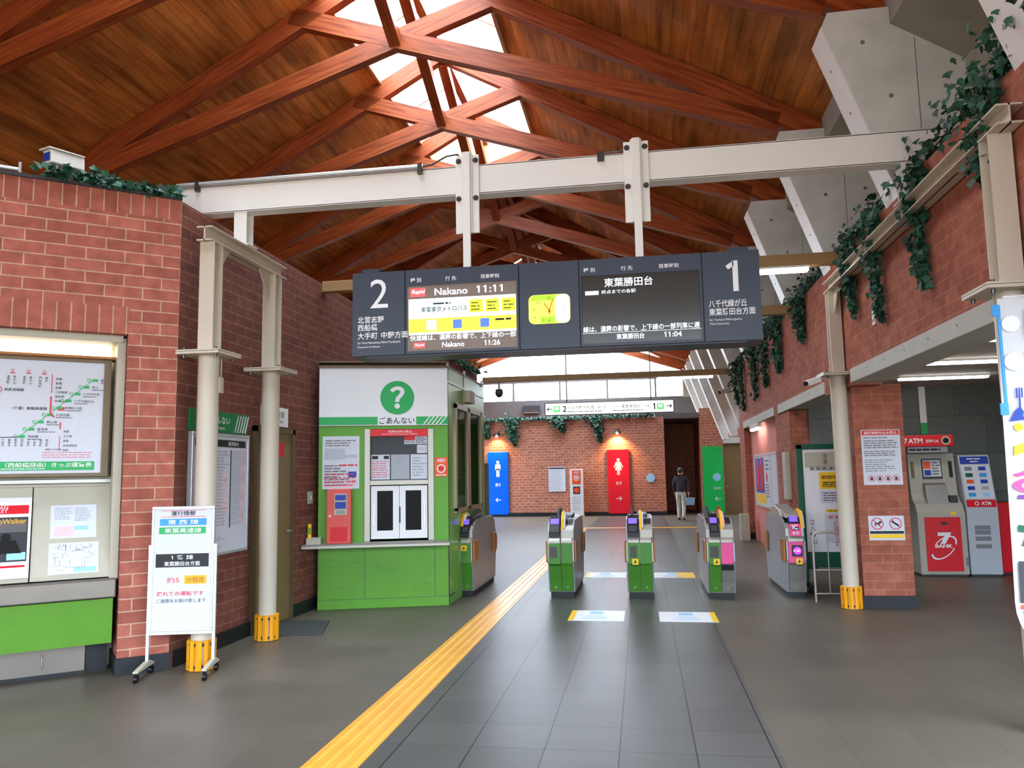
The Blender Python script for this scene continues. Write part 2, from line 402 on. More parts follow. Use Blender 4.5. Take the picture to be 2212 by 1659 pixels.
def put(mb, txt, x, z, h, y, align='L', w=None, bold=0, m=0, shear=0, vert=False):
    """lettering of bounding height h, bottom at z, facing -y"""
    if vert:
        for i, ch in enumerate(txt): put(mb, ch, x, z-i*h*1.12, h*.95, y, 'C', w=h*.9 if ch not in '1l|' else None, bold=bold, m=m)
        return mb
    v, f = glyphs(txt, bold)
    x0, x1 = min(p[0] for p in v), max(p[0] for p in v); y0, y1 = min(p[1] for p in v), max(p[1] for p in v)
    sz = h/max(1e-6, y1-y0); sx = sz if w is None else w/max(1e-6, x1-x0); L = (x1-x0)*sx
    ox = x-(0 if align == 'L' else L/2 if align == 'C' else L)
    return mb.mesh([(ox+(p[0]-x0)*sx+shear*(p[1]-y0)*sz, y, z+(p[1]-y0)*sz) for p in v], f, m)
def greek(mb, x0, x1, z0, z1, y, n, m=0, seed=0, fill=.5, ragged=.35):
    """rows of small print too fine to read"""
    r = random.Random(seed); h = (z1-z0)/n
    for i in range(n):
        z = z1-(i+.5)*h; x = x0; xe = x1-(x1-x0)*ragged*r.random()
        while x < xe:
            w = min(xe-x, h*r.uniform(.8, 3.5)); mb.rect(x, x+w, z-h*fill/2, z+h*fill/2, y, m); x += w+h*.35
    return mb
def arrow(mb, x, z, s, y, right=True, m=0):
    k = 1 if right else -1
    def R(pts): mb.face([(x+k*a*s, y, z+b*s) for a, b in (pts if k > 0 else pts[::-1])], m)
    R([(-.5,-.07),(.38,-.07),(.38,.07),(-.5,.07)])
    R([(.5,0),(.12,.38),(.02,.28),(.30,0)]); R([(.30,0),(.02,-.28),(.12,-.38),(.5,0)])
    return mb
def area_prism(poly, ax, a, b): return MB().prism(poly, ax, a, b)

# ================================================================ THE SETTING
XC, RS, ZR = -3.28, .556, 9.31          # ridge line X, roof slope, soffit height at the ridge
def soffit(x): return ZR-RS*abs(x-XC)
YF, YB = -5.2, 37.6
struct(MB().box(-12, 12, -9, 40, -.2, 0).build('floor', 'floor'))
# roof slopes with the skylight opening along the ridge
def roof_slab(x0, x1, y0, y1, name):
    mb = MB(); th = .16
    z0, z1 = soffit(x0), soffit(x1)
    ln = lambda x: abs(x-XC)*1.17
    mb.face([(x0,y0,z0),(x0,y1,z0),(x1,y1,z1),(x1,y0,z1)][::1 if x0 < x1 else -1], 0, [(y0,ln(x0)),(y1,ln(x0)),(y1,ln(x1)),(y0,ln(x1))][::1 if x0 < x1 else -1])
    T = lambda x, y, z: (x, y, z+th)
    mb.face([T(x0,y0,z0),T(x1,y0,z1),T(x1,y1,z1),T(x0,y1,z0)][::1 if x0 < x1 else -1], 0)
    for a, b in (((x0,y0,z0),(x1,y0,z1)),((x1,y0,z1),(x1,y1,z1)),((x1,y1,z1),(x0,y1,z0)),((x0,y1,z0),(x0,y0,z0))):
        mb.face([a, b, T(*b), T(*a)], 1)
    return struct(mb.build(name, ['plank', 'beamL']))
SK0, SK1 = 1.5, 17.2                     # skylight from / to
SL, SR = -4.45, -1.96
FG = 3.2  # half width of the added far roof glazing
for nm, xe, xo, xf in (('right', SR, 2.46, XC+FG), ('left', SL, -9.1, XC-FG)):
    roof_slab(xe, xo, YF, 26.5, 'ceiling_%s_slope' % nm); roof_slab(xf, xo, 26.5, YB, 'ceiling_%s_slope_far' % nm)
    roof_slab(XC, xe, YF, SK0, 'ceiling_%s_ridge_front' % nm); roof_slab(XC, xe, SK1, 26.5, 'ceiling_%s_ridge_back' % nm)
# skylight curbs and panes
for i, (xe, k) in enumerate(((SR, 1), (SL, -1))):
    z = soffit(xe)
    struct(MB().beam((xe-.035*k, SK0, z+.13), (xe-.035*k, SK1, z+.13), .05, .34).build('trim_%d' % (i+1), 'beamL'))
    g = MB()
    g.face([(XC, SK0, ZR+.33), (xe, SK0, z+.33), (xe, SK1, z+.33), (XC, SK1, ZR+.33)][::k])
    w = struct(g.build('window_%d' % (i+1), 'glass'))
    f = MB()
    for y in (4.2, 6.9, 9.6, 12.3, 15.0): f.beam((XC, y, ZR+.36), (xe, y, z+.36), .05, .05)
    f.build('window_bar', 'steelW', w)
g = MB()
for k in (1, -1): x = XC+FG*k; g.face([(XC, 26.5, ZR+.1), (x, 26.5, soffit(x)+.1), (x, YB, soffit(x)+.1), (XC, YB, ZR+.1)][::k])
struct(g.build('window_4', 'glass'))  # unseen roof glazing, added to brighten the far end of the hall
struct(MB().box(SL, SR, SK1-.12, SK1, soffit(SR)-.02, ZR+.3).build('trim_3', 'beamL'))
struct(MB().box(SL, SR, SK0, SK0+.12, soffit(SR)-.02, ZR+.3).build('trim_4', 'beamL'))
# gable end: dark panel wall below, glazing above
struct(MB().box(-9, 3.4, 37.3, 37.5, 0, 5.0).build('wall_gable', 'panelbrown'))
gp = [(-9, 5.0), (2.0, 5.0), (2.0, soffit(2.0)), (XC, ZR), (-9, soffit(-9))]
gw = struct(MB().face([(x, 37.45, z) for x, z in gp]).build('window_3', 'glass'))
fr = MB()
for x in (-8.2, -5.95, -3.72, -1.48, .75): fr.box(x-.04, x+.04, 37.36, 37.44, 5.0, min(5.98, soffit(x)))
fr.box(-9, 2.0, 37.34, 37.44, 5.9, 5.98); fr.box(-9, 2.0, 37.34, 37.44, 4.98, 5.06)
fr.build('window_frame', 'panelbrown', gw)
struct(MB().box(2.0, 3.4, 37.3, 37.5, 5.0, 6.3).build('wall_gable_side', 'concD'))
# outer left wall (behind the brick fronts, seen only above them)
struct(MB().box(-9.1, -8.9, -5, 24.6, 0, 6.3).box(-9.1, -8.9, 29.8, 37.5, 0, 6.3).box(-9.1, -8.9, 24.6, 29.8, 5.2, 6.3).build('wall_outer_left', 'plank'))
sw_ = struct(MB().box(-9.02, -9.0, 24.6, 29.8, 0, 5.2).build('window_5', 'glass'))  # unseen side opening, added to throw light on the far floor and brick
fr = MB()
for y in (24.64, 26.3, 28.05, 29.76): fr.box(-9.05, -8.95, y-.04, y+.04, 0, 5.2)
fr.box(-9.05, -8.95, 24.6, 29.8, 2.5, 2.58); fr.build('window_frame', 'panelbrown', sw_)
# unseen boarded header behind the viewpoint, added to hold back front light
struct(MB().prism([(-9.1, 4.9), (2.5, 4.9), (2.5, soffit(2.5)), (XC, ZR), (-9.1, soffit(-9.1))], 'y', YF, YF+.2).build('wall_front_light_block', 'plank'))

# ---- right-hand brick wall on piers
def wbox(b, *a, m=0): b.box(*a, m=m); return b
wr = MB()
wr.box(2.42, 2.75, 3.6, 20.4, 2.73, 4.12)
for y0, y1 in ((9.6, 10.93), (14.6, 15.04), (19.48, 20.4)): wr.box(2.42, 2.75, y0, y1, 2.55, 2.73)
wr.box(2.43, 2.78, 13.65, 15.04, 0, 2.56)
wr.box(2.42, 2.80, 19.45, 20.4, 0, 2.56)
struct(wr.build('wall_right', 'brickR'))
struct(MB().box(2.475, 3.03, 9.88, 10.92, 0, 2.575).build('wall_right_pier', 'brickR'))
struct(MB().box(2.56, 2.70, 15.04, 19.46, 0, 2.72).build('wall_right_infill', 'pinkwall'))
for i, (y0, y1) in enumerate(((3.6, 9.6), (10.93, 14.6), (15.04, 19.48))):
    b = MB().box(2.405, 2.76, y0, y1, 2.575, 2.735)
    t = struct(b.build('trim_%d' % (5+i), 'lintel', bevel=.006))
    h = MB(); y = y0+.35
    while y < y1-.1: h.cyl((2.404, y, 2.665), (2.41, y, 2.665), .012, n=8); y += .62
    h.build('bolt_hole', 'dark', t)
bb = MB().box(2.45, 3.06, 9.855, 10.94, 0, .14).box(2.41, 2.79, 13.63, 15.05, 0, .14).box(2.40, 2.82, 19.43, 20.42, 0, .14)
struct(bb.build('baseboard_right', 'skirt'))
# cash-machine alcove
struct(MB().box(2.72, 7.4, 13.6, 13.8, 0, 3.0).build('wall_alcove_back', 'tile'))
struct(MB().box(7.3, 7.5, 2.5, 13.8, 0, 3.0).build('wall_alcove_side', 'tile'))
struct(MB().box(2.75, 7.5, 3.6, 13.8, 2.88, 3.05).box(2.75, 7.5, 13.8, 20.4, 2.88, 3.05).build('ceiling_alcove', 'ceil'))
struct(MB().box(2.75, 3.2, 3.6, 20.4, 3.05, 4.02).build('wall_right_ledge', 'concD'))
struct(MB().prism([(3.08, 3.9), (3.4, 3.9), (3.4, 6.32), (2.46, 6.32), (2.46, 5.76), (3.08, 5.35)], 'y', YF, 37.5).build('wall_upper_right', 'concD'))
# concrete brackets that carry the trusses
FIN = [(1.84, 5.78), (1.90, 5.93), (2.455, 5.93), (2.455, 5.76), (3.08, 5.35), (3.08, 4.03), (2.45, 4.03)]
_bk = ['nearest of all, cut off by the top right corner', 'largest one in full view, its foot behind the white beam', 'second in full view, half behind the white beam', 'third in view, just above the end of the departure board',
       'fourth in view, behind the brown beam with the strip light', 'fifth in view, behind the departure board end', 'sixth, last one standing on the long brick wall', 'first beyond the end of the long brick wall',
       'second beyond the end of the long brick wall', 'third beyond the long brick wall, above the green sign', 'fourth beyond the long brick wall', 'last and smallest before the glazed gable']
for k in range(12):
    y = 4.85+2.7*k; low = 4.03 if y < 20 else 2.7
    poly = FIN[:5]+[(3.08, low), (2.45+(4.03-low)*.34, low)]
    o = thing('concrete_bracket', 'grey concrete roof bracket, '+_bk[k], 'bracket', (2.75, y, low), 0, 'concrete brackets carrying the roof trusses')
    MB().prism(poly, 'y', y, y+.38).build('fin', 'concrete', o, True)
    (xa, za), (xb, zb) = poly[0], poly[-1]
    MB().mesh([(xa-.012, y-.004, za), (xa-.012, y+.384, za), (xb-.012, y+.384, zb), (xb-.012, y-.004, zb), (xa+.004, y-.004, za), (xa+.004, y+.384, za), (xb+.004, y+.384, zb), (xb+.004, y-.004, zb)],
              [(0, 1, 2, 3), (7, 6, 5, 4), (0, 4, 5, 1), (1, 5, 6, 2), (2, 6, 7, 3), (3, 7, 4, 0)]).build('edge_plate', 'steelW', o, True)
    if y < 16:
        for x, z in ((2.2, 5.6), (2.42, 5.05), (2.9, 5.1), (2.62, 4.45), (2.95, 4.45)): MB().cyl((x, y-.002, z), (x, y+.01, z), .022, n=10).build('tie_hole', 'inkgrey', o, True)
        MB().box(2.655, 2.662, y-.002, y+.01, 4.03, 5.6).build('board_joint', 'inkgrey', o, True)
        for t in (.2, .45, .68, .86): MB().ball((xa+(xb-xa)*t-.014, y+.19, za+(zb-za)*t), .012, sc=(.5, 1, 1)).build('plate_bolt', 'bolt', o, True)

# ---- left: dark brick wall along the hall, light brick front turned 40 degrees
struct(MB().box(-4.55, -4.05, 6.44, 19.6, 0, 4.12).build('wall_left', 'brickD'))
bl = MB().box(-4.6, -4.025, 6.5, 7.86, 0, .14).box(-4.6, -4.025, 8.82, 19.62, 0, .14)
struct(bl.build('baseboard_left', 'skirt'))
LW = thing('left_front', None, None, (-4.04, 6.42, 0), math.radians(40)); LWM = LW.matrix_world.copy(); bpy.data.objects.remove(LW)
def on_left(o): o.matrix_world = LWM; return o
lw = MB()
lw.box(-.40, 0, 0, .6, 0, 3.93).box(-6, -.40, 0, .6, 3.10, 3.93).box(-6, -3.6, 0, .6, 0, 3.1)
lw.box(-6, 0, 0, .6, 3.93, 4.12, m=1).box(-3.6, -.40, 0, .6, 2.86, 3.10, m=1)
struct(on_left(lw.build('wall_left_front', ['brickL', 'soldier'])))
struct(on_left(MB().box(-.415, .012, -.025, .5, 0, .14).build('baseboard_left_front', 'skirt')))
struct(on_left(MB().box(-3.7, -.40, .5, .6, 0, 2.9).build('wall_counter_back', 'beige')))
struct(on_left(MB().box(-6, .0, -.02, .62, 4.12, 4.15).build('trim_8', 'dark')))

# ---- far end of the hall
wb = MB().box(-8.9, .85, 30, 30.4, 0, 3.62)
struct(wb.build('wall_back', 'brickB'))
struct(MB().box(-8.9, .86, 29.95, 30, 0, .14).build('baseboard_back', 'skirt'))
wc = MB().box(2.15, 2.97, 30, 30.4, 0, 3.9).box(2.97, 3.62, 30, 30.4, 2.8, 3.9).box(3.62, 4.2, 20.4, 30.4, 0, 4.02).box(.55, .85, 30.4, 34, 0, 3.62).box(2.15, 2.45, 30.4, 34, 0, 3.62).box(.85, 2.15, 33.8, 34, 0, 3.62)
struct(wc.build('wall_back_right', 'brickB'))
struct(MB().box(.55, 2.45, 30.05, 34, 3.55, 3.75).build('ceiling_corridor', 'panelbrown'))
struct(MB().box(2.96, 3.63, 29.96, 30.4, 2.58, 2.8).build('trim_9', 'lintel'))
d2 = struct(MB().box(2.98, 3.61, 30.1, 30.16, 0, 2.58).build('door_2', 'door'))
MB().cyl((3.06, 30.05, 1.02), (3.06, 30.1, 1.02), .03).box(3.0, 3.08, 30.04, 30.06, 1.0, 1.04).build('door_handle', 'inox', d2)
# staff door in the dark brick wall
d1 = MB().box(-4.06, -4.035, 7.90, 8.76, .02, 2.10)
d1 = struct(d1.build('door_1', 'door'))
fr = MB().box(-4.07, -4.01, 7.84, 7.90, 0, 2.16).box(-4.07, -4.01, 8.76, 8.82, 0, 2.16).box(-4.07, -4.01, 7.84, 8.82, 2.10, 2.16)
fr.build('door_frame', 'doorF', d1)
MB().cyl((-4.03, 8.66, 1.0), (-3.98, 8.66, 1.0), .012).cyl((-3.98, 8.66, 1.0), (-3.98, 8.56, 1.0), .01).build('door_handle', 'inox', d1)
MB().box(-4.036, -4.028, 8.42, 8.56, 1.84, 2.0).build('warning_notice', 'red', d1)
MB().box(-4.036, -4.0, 7.95, 8.15, 2.0, 2.06).build('door_closer', 'inoxD', d1)
# tactile strip: two straight runs of ridged yellow paving
tp = MB().box(-1.93, -1.61, -4, 23.6, 0, .004)
for i in range(4):
    x = -1.93+.04+.08*i
    tp.prism([(x-.019, .004), (x+.019, .004), (x+.011, .0095), (x-.011, .0095)], 'y', -4, 23.6)
tag(tp.build('tactile_paving', 'tactile'), 'long yellow ridged tactile strip running up the floor to the ticket gates', 'tactile paving')
tp = MB().box(-1.61, 2.0, 23.3, 23.6, 0, .004)
for i in range(4):
    y = 23.34+.073*i; tp.prism([(y-.018, .004), (y+.018, .004), (y+.01, .009), (y-.01, .009)], 'x', -1.61, 2.0)
tag(tp.build('tactile_paving', 'tactile'), 'short yellow tactile strip crossing the floor beyond the ticket gates', 'tactile paving')

# ================================================================ ROOF TIMBERS
def make_truss():
    t = thing('roof_truss', None, 'roof truss', (0, 0, 0), 0, 'timber scissor trusses under the roof')
    bx, bz = 5.2, 6.11                                   # half span, bearing height
    off = .19
    for k in (1, -1):
        a = (XC+k*(bx+.5), 0, soffit(XC+k*(bx+.5))-off); b = (XC, 0, ZR-off)
        MB().beam(a, b, .15, .30).build('rafter', 'beam', t)
    for k, w in ((1, .15), (-1, .144)):
        a = Vector((XC+k*bx, 0, bz)); s = .332
        b = Vector((XC-k*1.6, 0, bz+s*(bx+1.6)))
        MB().beam(a, b, w, .27).build('scissor_brace', 'beam', t)
    zc = bz+.332*bx
    MB().beam((XC, -.02, zc-.05), (XC, -2.66, ZR-.35), .17, .17, up=(0, 1, 1)).build('ridge_strut', 'beam', t)
    return t
_ord = ['nearest of all, only its low ends showing along the top edge', 'its right rafter meeting the first full concrete bracket at the top', 'with its crossing highest in the skylight',
        'crossing lower in the middle of the skylight', 'crossing just above the white cross beam', 'crossing below the white cross beam beside its left hanger', 'crossing just above the departure board',
        'mostly hidden behind the departure board', 'far down the hall behind the departure board', 'ninth back, above the hanging platform sign', 'tenth back, above the hanging platform sign', 'next to last before the glazed gable', 'purple-grey against the glazed gable at the far end']
t0 = make_truss()
for k in range(13):
    y = 2.34+2.7*k + (0.0 if k < 12 else .5)
    lab = 'red-brown timber roof truss, '+_ord[k]
    if k == 0: t0.location = (0, y+2.7*0, 0); t0['label'] = lab
    else: copy_tree(t0, (0, y, 0), 0, lab)
rb = MB().beam((XC, SK0, ZR-.12), (XC, SK1-.1, ZR-.12), .14, .24)
tag(rb.build('ridge_beam', 'beam'), 'long red-brown ridge beam running along the middle of the skylight', 'roof beam')
rb = MB().beam((XC, SK1, ZR-.2), (XC, 37.2, ZR-.2), .14, .24)
tag(rb.build('ridge_beam', 'beam'), 'dark ridge beam under the closed far roof beyond the skylight', 'roof beam')

# ================================================================ STEEL FRAMES, CROSS BEAM, COLUMN GUARDS
def hsec(mb, x, y, z0, z1, w=.14, d=.15, t=.012):
    """upright H section, flanges facing -y / +y"""
    mb.box(x-w/2, x+w/2, y-d/2, y-d/2+t, z0, z1).box(x-w/2, x+w/2, y+d/2-t, y+d/2, z0, z1).box(x-t/2, x+t/2, y-d/2+t, y+d/2-t, z0, z1)
def portal(name, label, x, ys, y0, y1, ystub, zt=3.84, r=.09):
    t = thing(name, label, 'steel frame', (x, sum(ys)/2, 0), 0)
    for y in ys:
        MB().cyl((x, y, 0), (x, y, 2.685), r, n=24).build('pipe_column', 'steel', t, True, smooth=True)
        b = MB(); hsec(b, x, y, 2.72, zt-.13)
        b.build('upper_column', 'steel', t, True)
        xr = x+(.2 if x < 0 else .085); p = MB().box(x-.2, xr, y-.2, y+.2, 2.685, 2.705).box(x-.2, xr, y-.2, y+.2, 2.709, 2.722)
        fl = p.build('flange_plate', 'steel', t, True)
        for i in (-1, 1):
            for j in (-1, 1): bx_ = x+(-.15 if i < 0 else .15 if x < 0 else .06); MB().cyl((bx_, y+j*.15, 2.655), (bx_, y+j*.15, 2.745), .013, n=8).build('bolt', 'bolt', fl, True)
        s = 1 if y == ys[0] else -1
        MB().prism([(y+s*.07, zt-.13), (y+s*.3, zt-.13), (y+s*.26, zt-.17), (y+s*.12, zt-.36), (y+s*.07, zt-.42)][::s], 'x', x-.008, x+.008).build('gusset', 'steel', t, True)
    b = MB().box(x-.075, x+.075, y0, y1, zt-.012, zt).box(x-.075, x+.075, y0, y1, zt-.13, zt-.118).box(x-.006, x+.006, y0, y1, zt-.13, zt)
    b.build('tie_beam', 'steel', t, True)
    b = MB(); hsec(b, x, ystub, zt, 4.175, .13, .14)
    b.box(x-.1, x+.1, ystub-.09, ystub+.09, zt, zt+.012)
    b.build('stub_post', 'steelW', t, True)
    return t
fL = portal('steel_frame', 'cream steel frame on two pipe columns along the dark brick wall', -3.76, (6.46, 7.66), 6.33, 7.84, 7.03)
fR = portal('steel_frame', 'cream steel frame on two pipe columns along the long brick wall', 2.33, (5.38, 9.86), 5.15, 10.0, 7.03)
MB().cyl((2.36, 9.82, .45), (2.36, 9.82, 1.62), .03, n=10).cyl((2.36, 9.82, 1.62), (2.36, 9.82, 1.72), .045, .03, n=12).build('cable_pipe', 'kiosk', fR, True, smooth=True)
MB().box(-3.695, -3.66, 6.48, 6.54, 2.36, 2.50).tube([(-3.68, 6.53, 2.5), (-3.68, 6.53, 2.67)], .006).build('junction_box', 'steel', fL, True)
def column_guard(x, y, label):
    t = thing('column_guard', label, 'column guard', (x, y, 0), 0, 'yellow guards round the pipe columns')
    n = 10; r = .112
    b = MB()
    for i in range(n):
        a = 2*PI*i/n; c, s_ = math.cos(a), math.sin(a); k = 2*PI/n*.44
        pts = []
        for rr, da in ((r-.02, -k), (r, -k*.8), (r+.008, 0), (r, k*.8), (r-.02, k), (r-.032, 0)): pts.append((rr*math.cos(a+da), rr*math.sin(a+da)))
        b.prism(pts, 'z', 0.005, .25)
    b.build('padding', 'guard', t, smooth=False)
    MB().cyl((0, 0, .005), (0, 0, .248), r-.024, n=24).build('core', 'dark', t)
    h = MB()
    for i in range(n):
        a = 2*PI*(i+.5)/n; c, s_ = math.cos(a), math.sin(a)
        for z in (.035, .215): h.ball(((r-.012)*c, (r-.012)*s_, z), .014, n=6, k=4)
    h.build('rivet', 'dark', t)
column_guard(-3.76, 6.46, 'yellow ribbed column guard behind the white notice stand')
column_guard(-3.76, 7.66, 'yellow ribbed column guard beside the floor mat at the staff door')
column_guard(2.33, 9.86, 'yellow ribbed column guard by the brick pier by the cash machines')

cb = thing('cross_beam', 'long white steel beam spanning the hall above the departure board', 'steel beam', (-.8, 7.03, 4.18), 0)
MB().box(-4.6, 2.62, 6.95, 6.962, 4.18, 4.45).box(-4.6, 2.62, 6.95, 7.10, 4.175, 4.187).box(-4.6, 2.62, 6.95, 7.10, 4.443, 4.455).box(-4.6, 2.62, 7.02, 7.03, 4.18, 4.45).build('web', 'steelW', cb, True)
cd = thing('conduit', 'grey conduit pipe clipped along the top of the white cross beam', 'pipe', (-3, 6.93, 4.46), 0)
MB().cyl((-4.42, 6.93, 4.475), (-1.92, 6.93, 4.475), .021, n=12).build('pipe', 'alu', cd, True, smooth=True)
cl = MB()
for x in (-4.2, -1.95): cl.box(x-.02, x+.02, 6.905, 6.95, 4.40, 4.50)
cl.build('clip', 'bolt', cd, True)
MB().tube([(-1.92, 6.93, 4.475), (-1.84, 6.93, 4.48), (-1.7, 6.94, 4.555), (-1.6, 6.95, 4.57), (-1.55, 6.95, 4.52)], .009).build('cable', 'black', cd, True)
MB().tube([(-4.42, 6.93, 4.475), (-4.5, 6.95, 4.46), (-4.62, 7.0, 4.40)], .015).build('cable', 'dark', cd, True)
bk = thing('cable_clip', 'small dark cable clip on the white beam near its right hanger', 'clip', (-.27, 6.94, 4.45), 0)
MB().box(-.30, -.24, 6.93, 6.95, 4.39, 4.48).tube([(-.24, 6.94, 4.47), (-.1, 6.94, 4.47), (0, 6.95, 4.52)], .008).build('clamp', 'bolt', bk, True)

# ================================================================ DEPARTURE BOARD
DB = thing('departure_board', 'long charcoal departure board with two screens and a clock hanging from the white beam', 'departure board', (-.745, 6.72, 2.67), 0)
yb = 6.72
xs = [-2.53, -2.035, -1.005, -.48, .557, 1.03]
for i in range(5):
    g = .004
    x0, x1 = xs[i]+g, xs[i+1]-g
    b = MB()
    if i in (1, 3):
        sx0, sx1, sz0, sz1 = x0+.012, x1-.018, 2.695, 3.285
        b.box(x0, x1, yb, yb+.03, sz1, 3.43).box(x0, x1, yb, yb+.03, 2.67, sz0).box(x0, sx0, yb, yb+.03, sz0, sz1).box(sx1, x1, yb, yb+.03, sz0, sz1)
    else: b.box(x0, x1, yb, yb+.03, 2.67, 3.43)
    b.build('front_panel', 'charcoal', DB, True)
MB().box(-2.53, 1.03, yb+.03, yb+.36, 2.665, 3.43).build('casing', 'dark', DB, True)
MB().box(-2.4, .9, yb+.02, yb+.34, 2.655, 2.665).build('underside', 'charcoal', DB, True)
T = MB()
put(T, '2', -2.275, 3.10, .262, yb-.003, 'C', w=.165)
put(T, '北習志野', -2.475, 2.965, .062, yb-.003, w=.245, bold=.012); put(T, '西船橋', -2.475, 2.895, .062, yb-.003, w=.185, bold=.012)
put(T, '大手町', -2.475, 2.82, .062, yb-.003, w=.185, bold=.012); put(T, '中野方面', -2.255, 2.82, .062, yb-.003, w=.245, bold=.012)
put(T, 'for Kita-Narashino,Nishi-Funabashi,', -2.475, 2.775, .024, yb-.003, w=.40); put(T, 'Ōtemachi & Nakano', -2.475, 2.742, .024, yb-.003, w=.21)
put(T, '1', .80, 3.085, .262, yb-.003, 'C', w=.10)
put(T, '八千代緑が丘', .60, 2.955, .062, yb-.003, w=.31, bold=.012); put(T, '東葉勝田台方面', .60, 2.885, .062, yb-.003, w=.375, bold=.012)
put(T, 'for Yachiyo-Midorigaoka,', .60, 2.835, .024, yb-.003, w=.265); put(T, 'Tōyō-Katsutadai', .60, 2.802, .024, yb-.003, w=.16)
for dx in (0, 1.545):
    put(T, '種 別', -1.985+dx, 3.315, .04, yb-.003, w=.10, bold=.012); put(T, '行 先', -1.665+dx, 3.315, .04, yb-.003, w=.10, bold=.012); put(T, '発車時刻', -1.345+dx, 3.315, .04, yb-.003, w=.165, bold=.012)
T.build('lettering', 'white', DB, True)
# platform 2 screen (lit, with an advertisement)
ys = yb+.012
sc = MB().rect(-2.02, -1.025, 2.695, 3.285, ys).build('screen', 'scrgrey', DB, True)
MB().rect(-2.005, -1.035, 2.985, 3.165, ys-.002).rect(-2.005, -1.035, 2.84, 2.86, ys-.002).build('advertisement', 'scrwhite', sc, True)
MB().rect(-2.005, -1.035, 2.86, 2.985, ys-.002).build('advertisement_band', 'scryel', sc, True)
for x in (-1.45, -1.305, -1.16): MB().rect(x, x+.12, 3.02, 3.135, ys-.004).build('advertisement_tile', 'scrlime', sc, True)
MB().rect(-1.99, -1.90, 3.02, 3.08, ys-.004).build('advertisement_patch', 'scrcyan', sc, True)
for x in (-1.60, -1.355): MB().rect(x, x+.08, 2.885, 2.963, ys-.004).build('picture', 'scrblue', sc, True)
MB().rect(-1.84, -1.75, 2.88, 2.97, ys-.004).build('picture', 'scrwhite', sc, True)
MB().rect(-1.99, -1.85, 3.185, 3.265, ys-.003).build('rapid_box', 'scrred', sc, True); MB().rect(-1.96, -1.855, 2.72, 2.772, ys-.003).build('rapid_box', 'scrred', sc, True)
T = MB()
put(T, 'Rapid', -1.92, 3.203, .045, ys-.006, 'C', w=.115, shear=.2, bold=.015); put(T, 'Rapid', -1.907, 2.733, .028, ys-.006, 'C', w=.08, shear=.2)
put(T, 'Nakano', -1.765, 3.19, .062, ys-.006, w=.30, bold=.015); put(T, '11:11', -1.385, 3.193, .064, ys-.006, w=.235, bold=.01)
put(T, 'Nakano', -1.70, 2.722, .045, ys-.006, w=.20, bold=.012); put(T, '11:26', -1.32, 2.722, .045, ys-.006, w=.14, bold=.012)
put(T, '快速線は、濃霧の影響で、上下線の一部', -1.99, 2.787, .05, ys-.006, w=.95, bold=.006)
T.build('screen_text', 'scrtext', sc, True)
T = MB(); put(T, '東葉東京メトロパス', -1.89, 3.04, .05, ys-.006, w=.42, bold=.012); greek(T, -1.78, -1.62, 3.1, 3.13, ys-.006, 1, seed=2, ragged=0); greek(T, -1.22, -1.08, 2.93, 2.965, ys-.006, 1, seed=3, ragged=0)
for i, x in enumerate((-1.45, -1.305, -1.16)): greek(T, x+.015, x+.105, 3.03, 3.12, ys-.006, 3, seed=i, fill=.3)
T.build('advertisement_text', 'ink', sc, True)
# platform 1 screen (off apart from the text)
sc = MB().rect(-.465, .543, 2.695, 3.285, ys).build('screen', 'scrdark', DB, True)
T = MB()
put(T, '東葉勝田台', -.265, 3.18, .078, ys-.003, w=.41, bold=.008); put(T, '終点までの各駅', -.29, 3.122, .034, ys-.003, w=.29)
T.rect(-.43, -.315, 3.118, 3.152, ys-.003); T.rect(-.46, .535, 2.783, 2.786, ys-.003)
put(T, '線は、濃霧の影響で、上下線の一部列車に遅', -.455, 2.792, .052, ys-.003, w=.975, bold=.006)
put(T, '東葉勝田台', -.175, 2.723, .048, ys-.003, w=.235, bold=.008); put(T, '11:04', .225, 2.726, .044, ys-.003, w=.145, bold=.012)
T.build('screen_text', 'scrtext', sc, True)
T = MB(); put(T, '各駅停車', -.372, 3.124, .022, ys-.005, 'C', w=.1); T.build('screen_label', 'inkgrey', sc, True)
# clock
def rrect(x0, x1, z0, z1, r, y, n=6):
    p = []
    for cx, cz, a0 in ((x1-r, z0+r, -90), (x1-r, z1-r, 0), (x0+r, z1-r, 90), (x0+r, z0+r, 180)):
        for i in range(n+1):
            a = math.radians(a0+90*i/n); p.append((cx+r*math.cos(a), y, cz+r*math.sin(a)))
    return p
ck = MB().face(rrect(-.922, -.562, 2.885, 3.14, .05, yb-.004)).build('clock', 'clocky', DB, True)
MB().face(rrect(-.69, -.566, 2.889, 3.136, .045, yb-.006)).build('clock_segment', 'clockw', ck, True)
MB().face([(-.918, yb-.005, 3.09), (-.70, yb-.005, 3.09), (-.60, yb-.005, 3.135), (-.88, yb-.005, 3.136)]).rect(-.82, -.69, 2.89, 2.945, yb-.007).build('clock_segment', 'clockg', ck, True)
T = MB()
for s_, x, z in (('12', -.742, 3.095), ('1', -.65, 3.06), ('2', -.61, 3.01), ('7', -.80, 2.90), ('6', -.742, 2.90), ('11', -.84, 3.06), ('10', -.88, 3.0), ('8', -.87, 2.93)): put(T, s_, x, z, .024, yb-.009, 'C')
T.build('clock_numeral', 'ink', ck, True)
h = MB()
for dx, dz in ((.035, .10), (-.045, .065), (.005, -.03)): h.beam((-.742-dx*.2, yb-.011, 3.0-dz*.2), (-.742+dx, yb-.011, 3.0+dz), .003, .008, up=(-dz, 0, dx))
h.build('clock_hand', 'orange', ck, True)
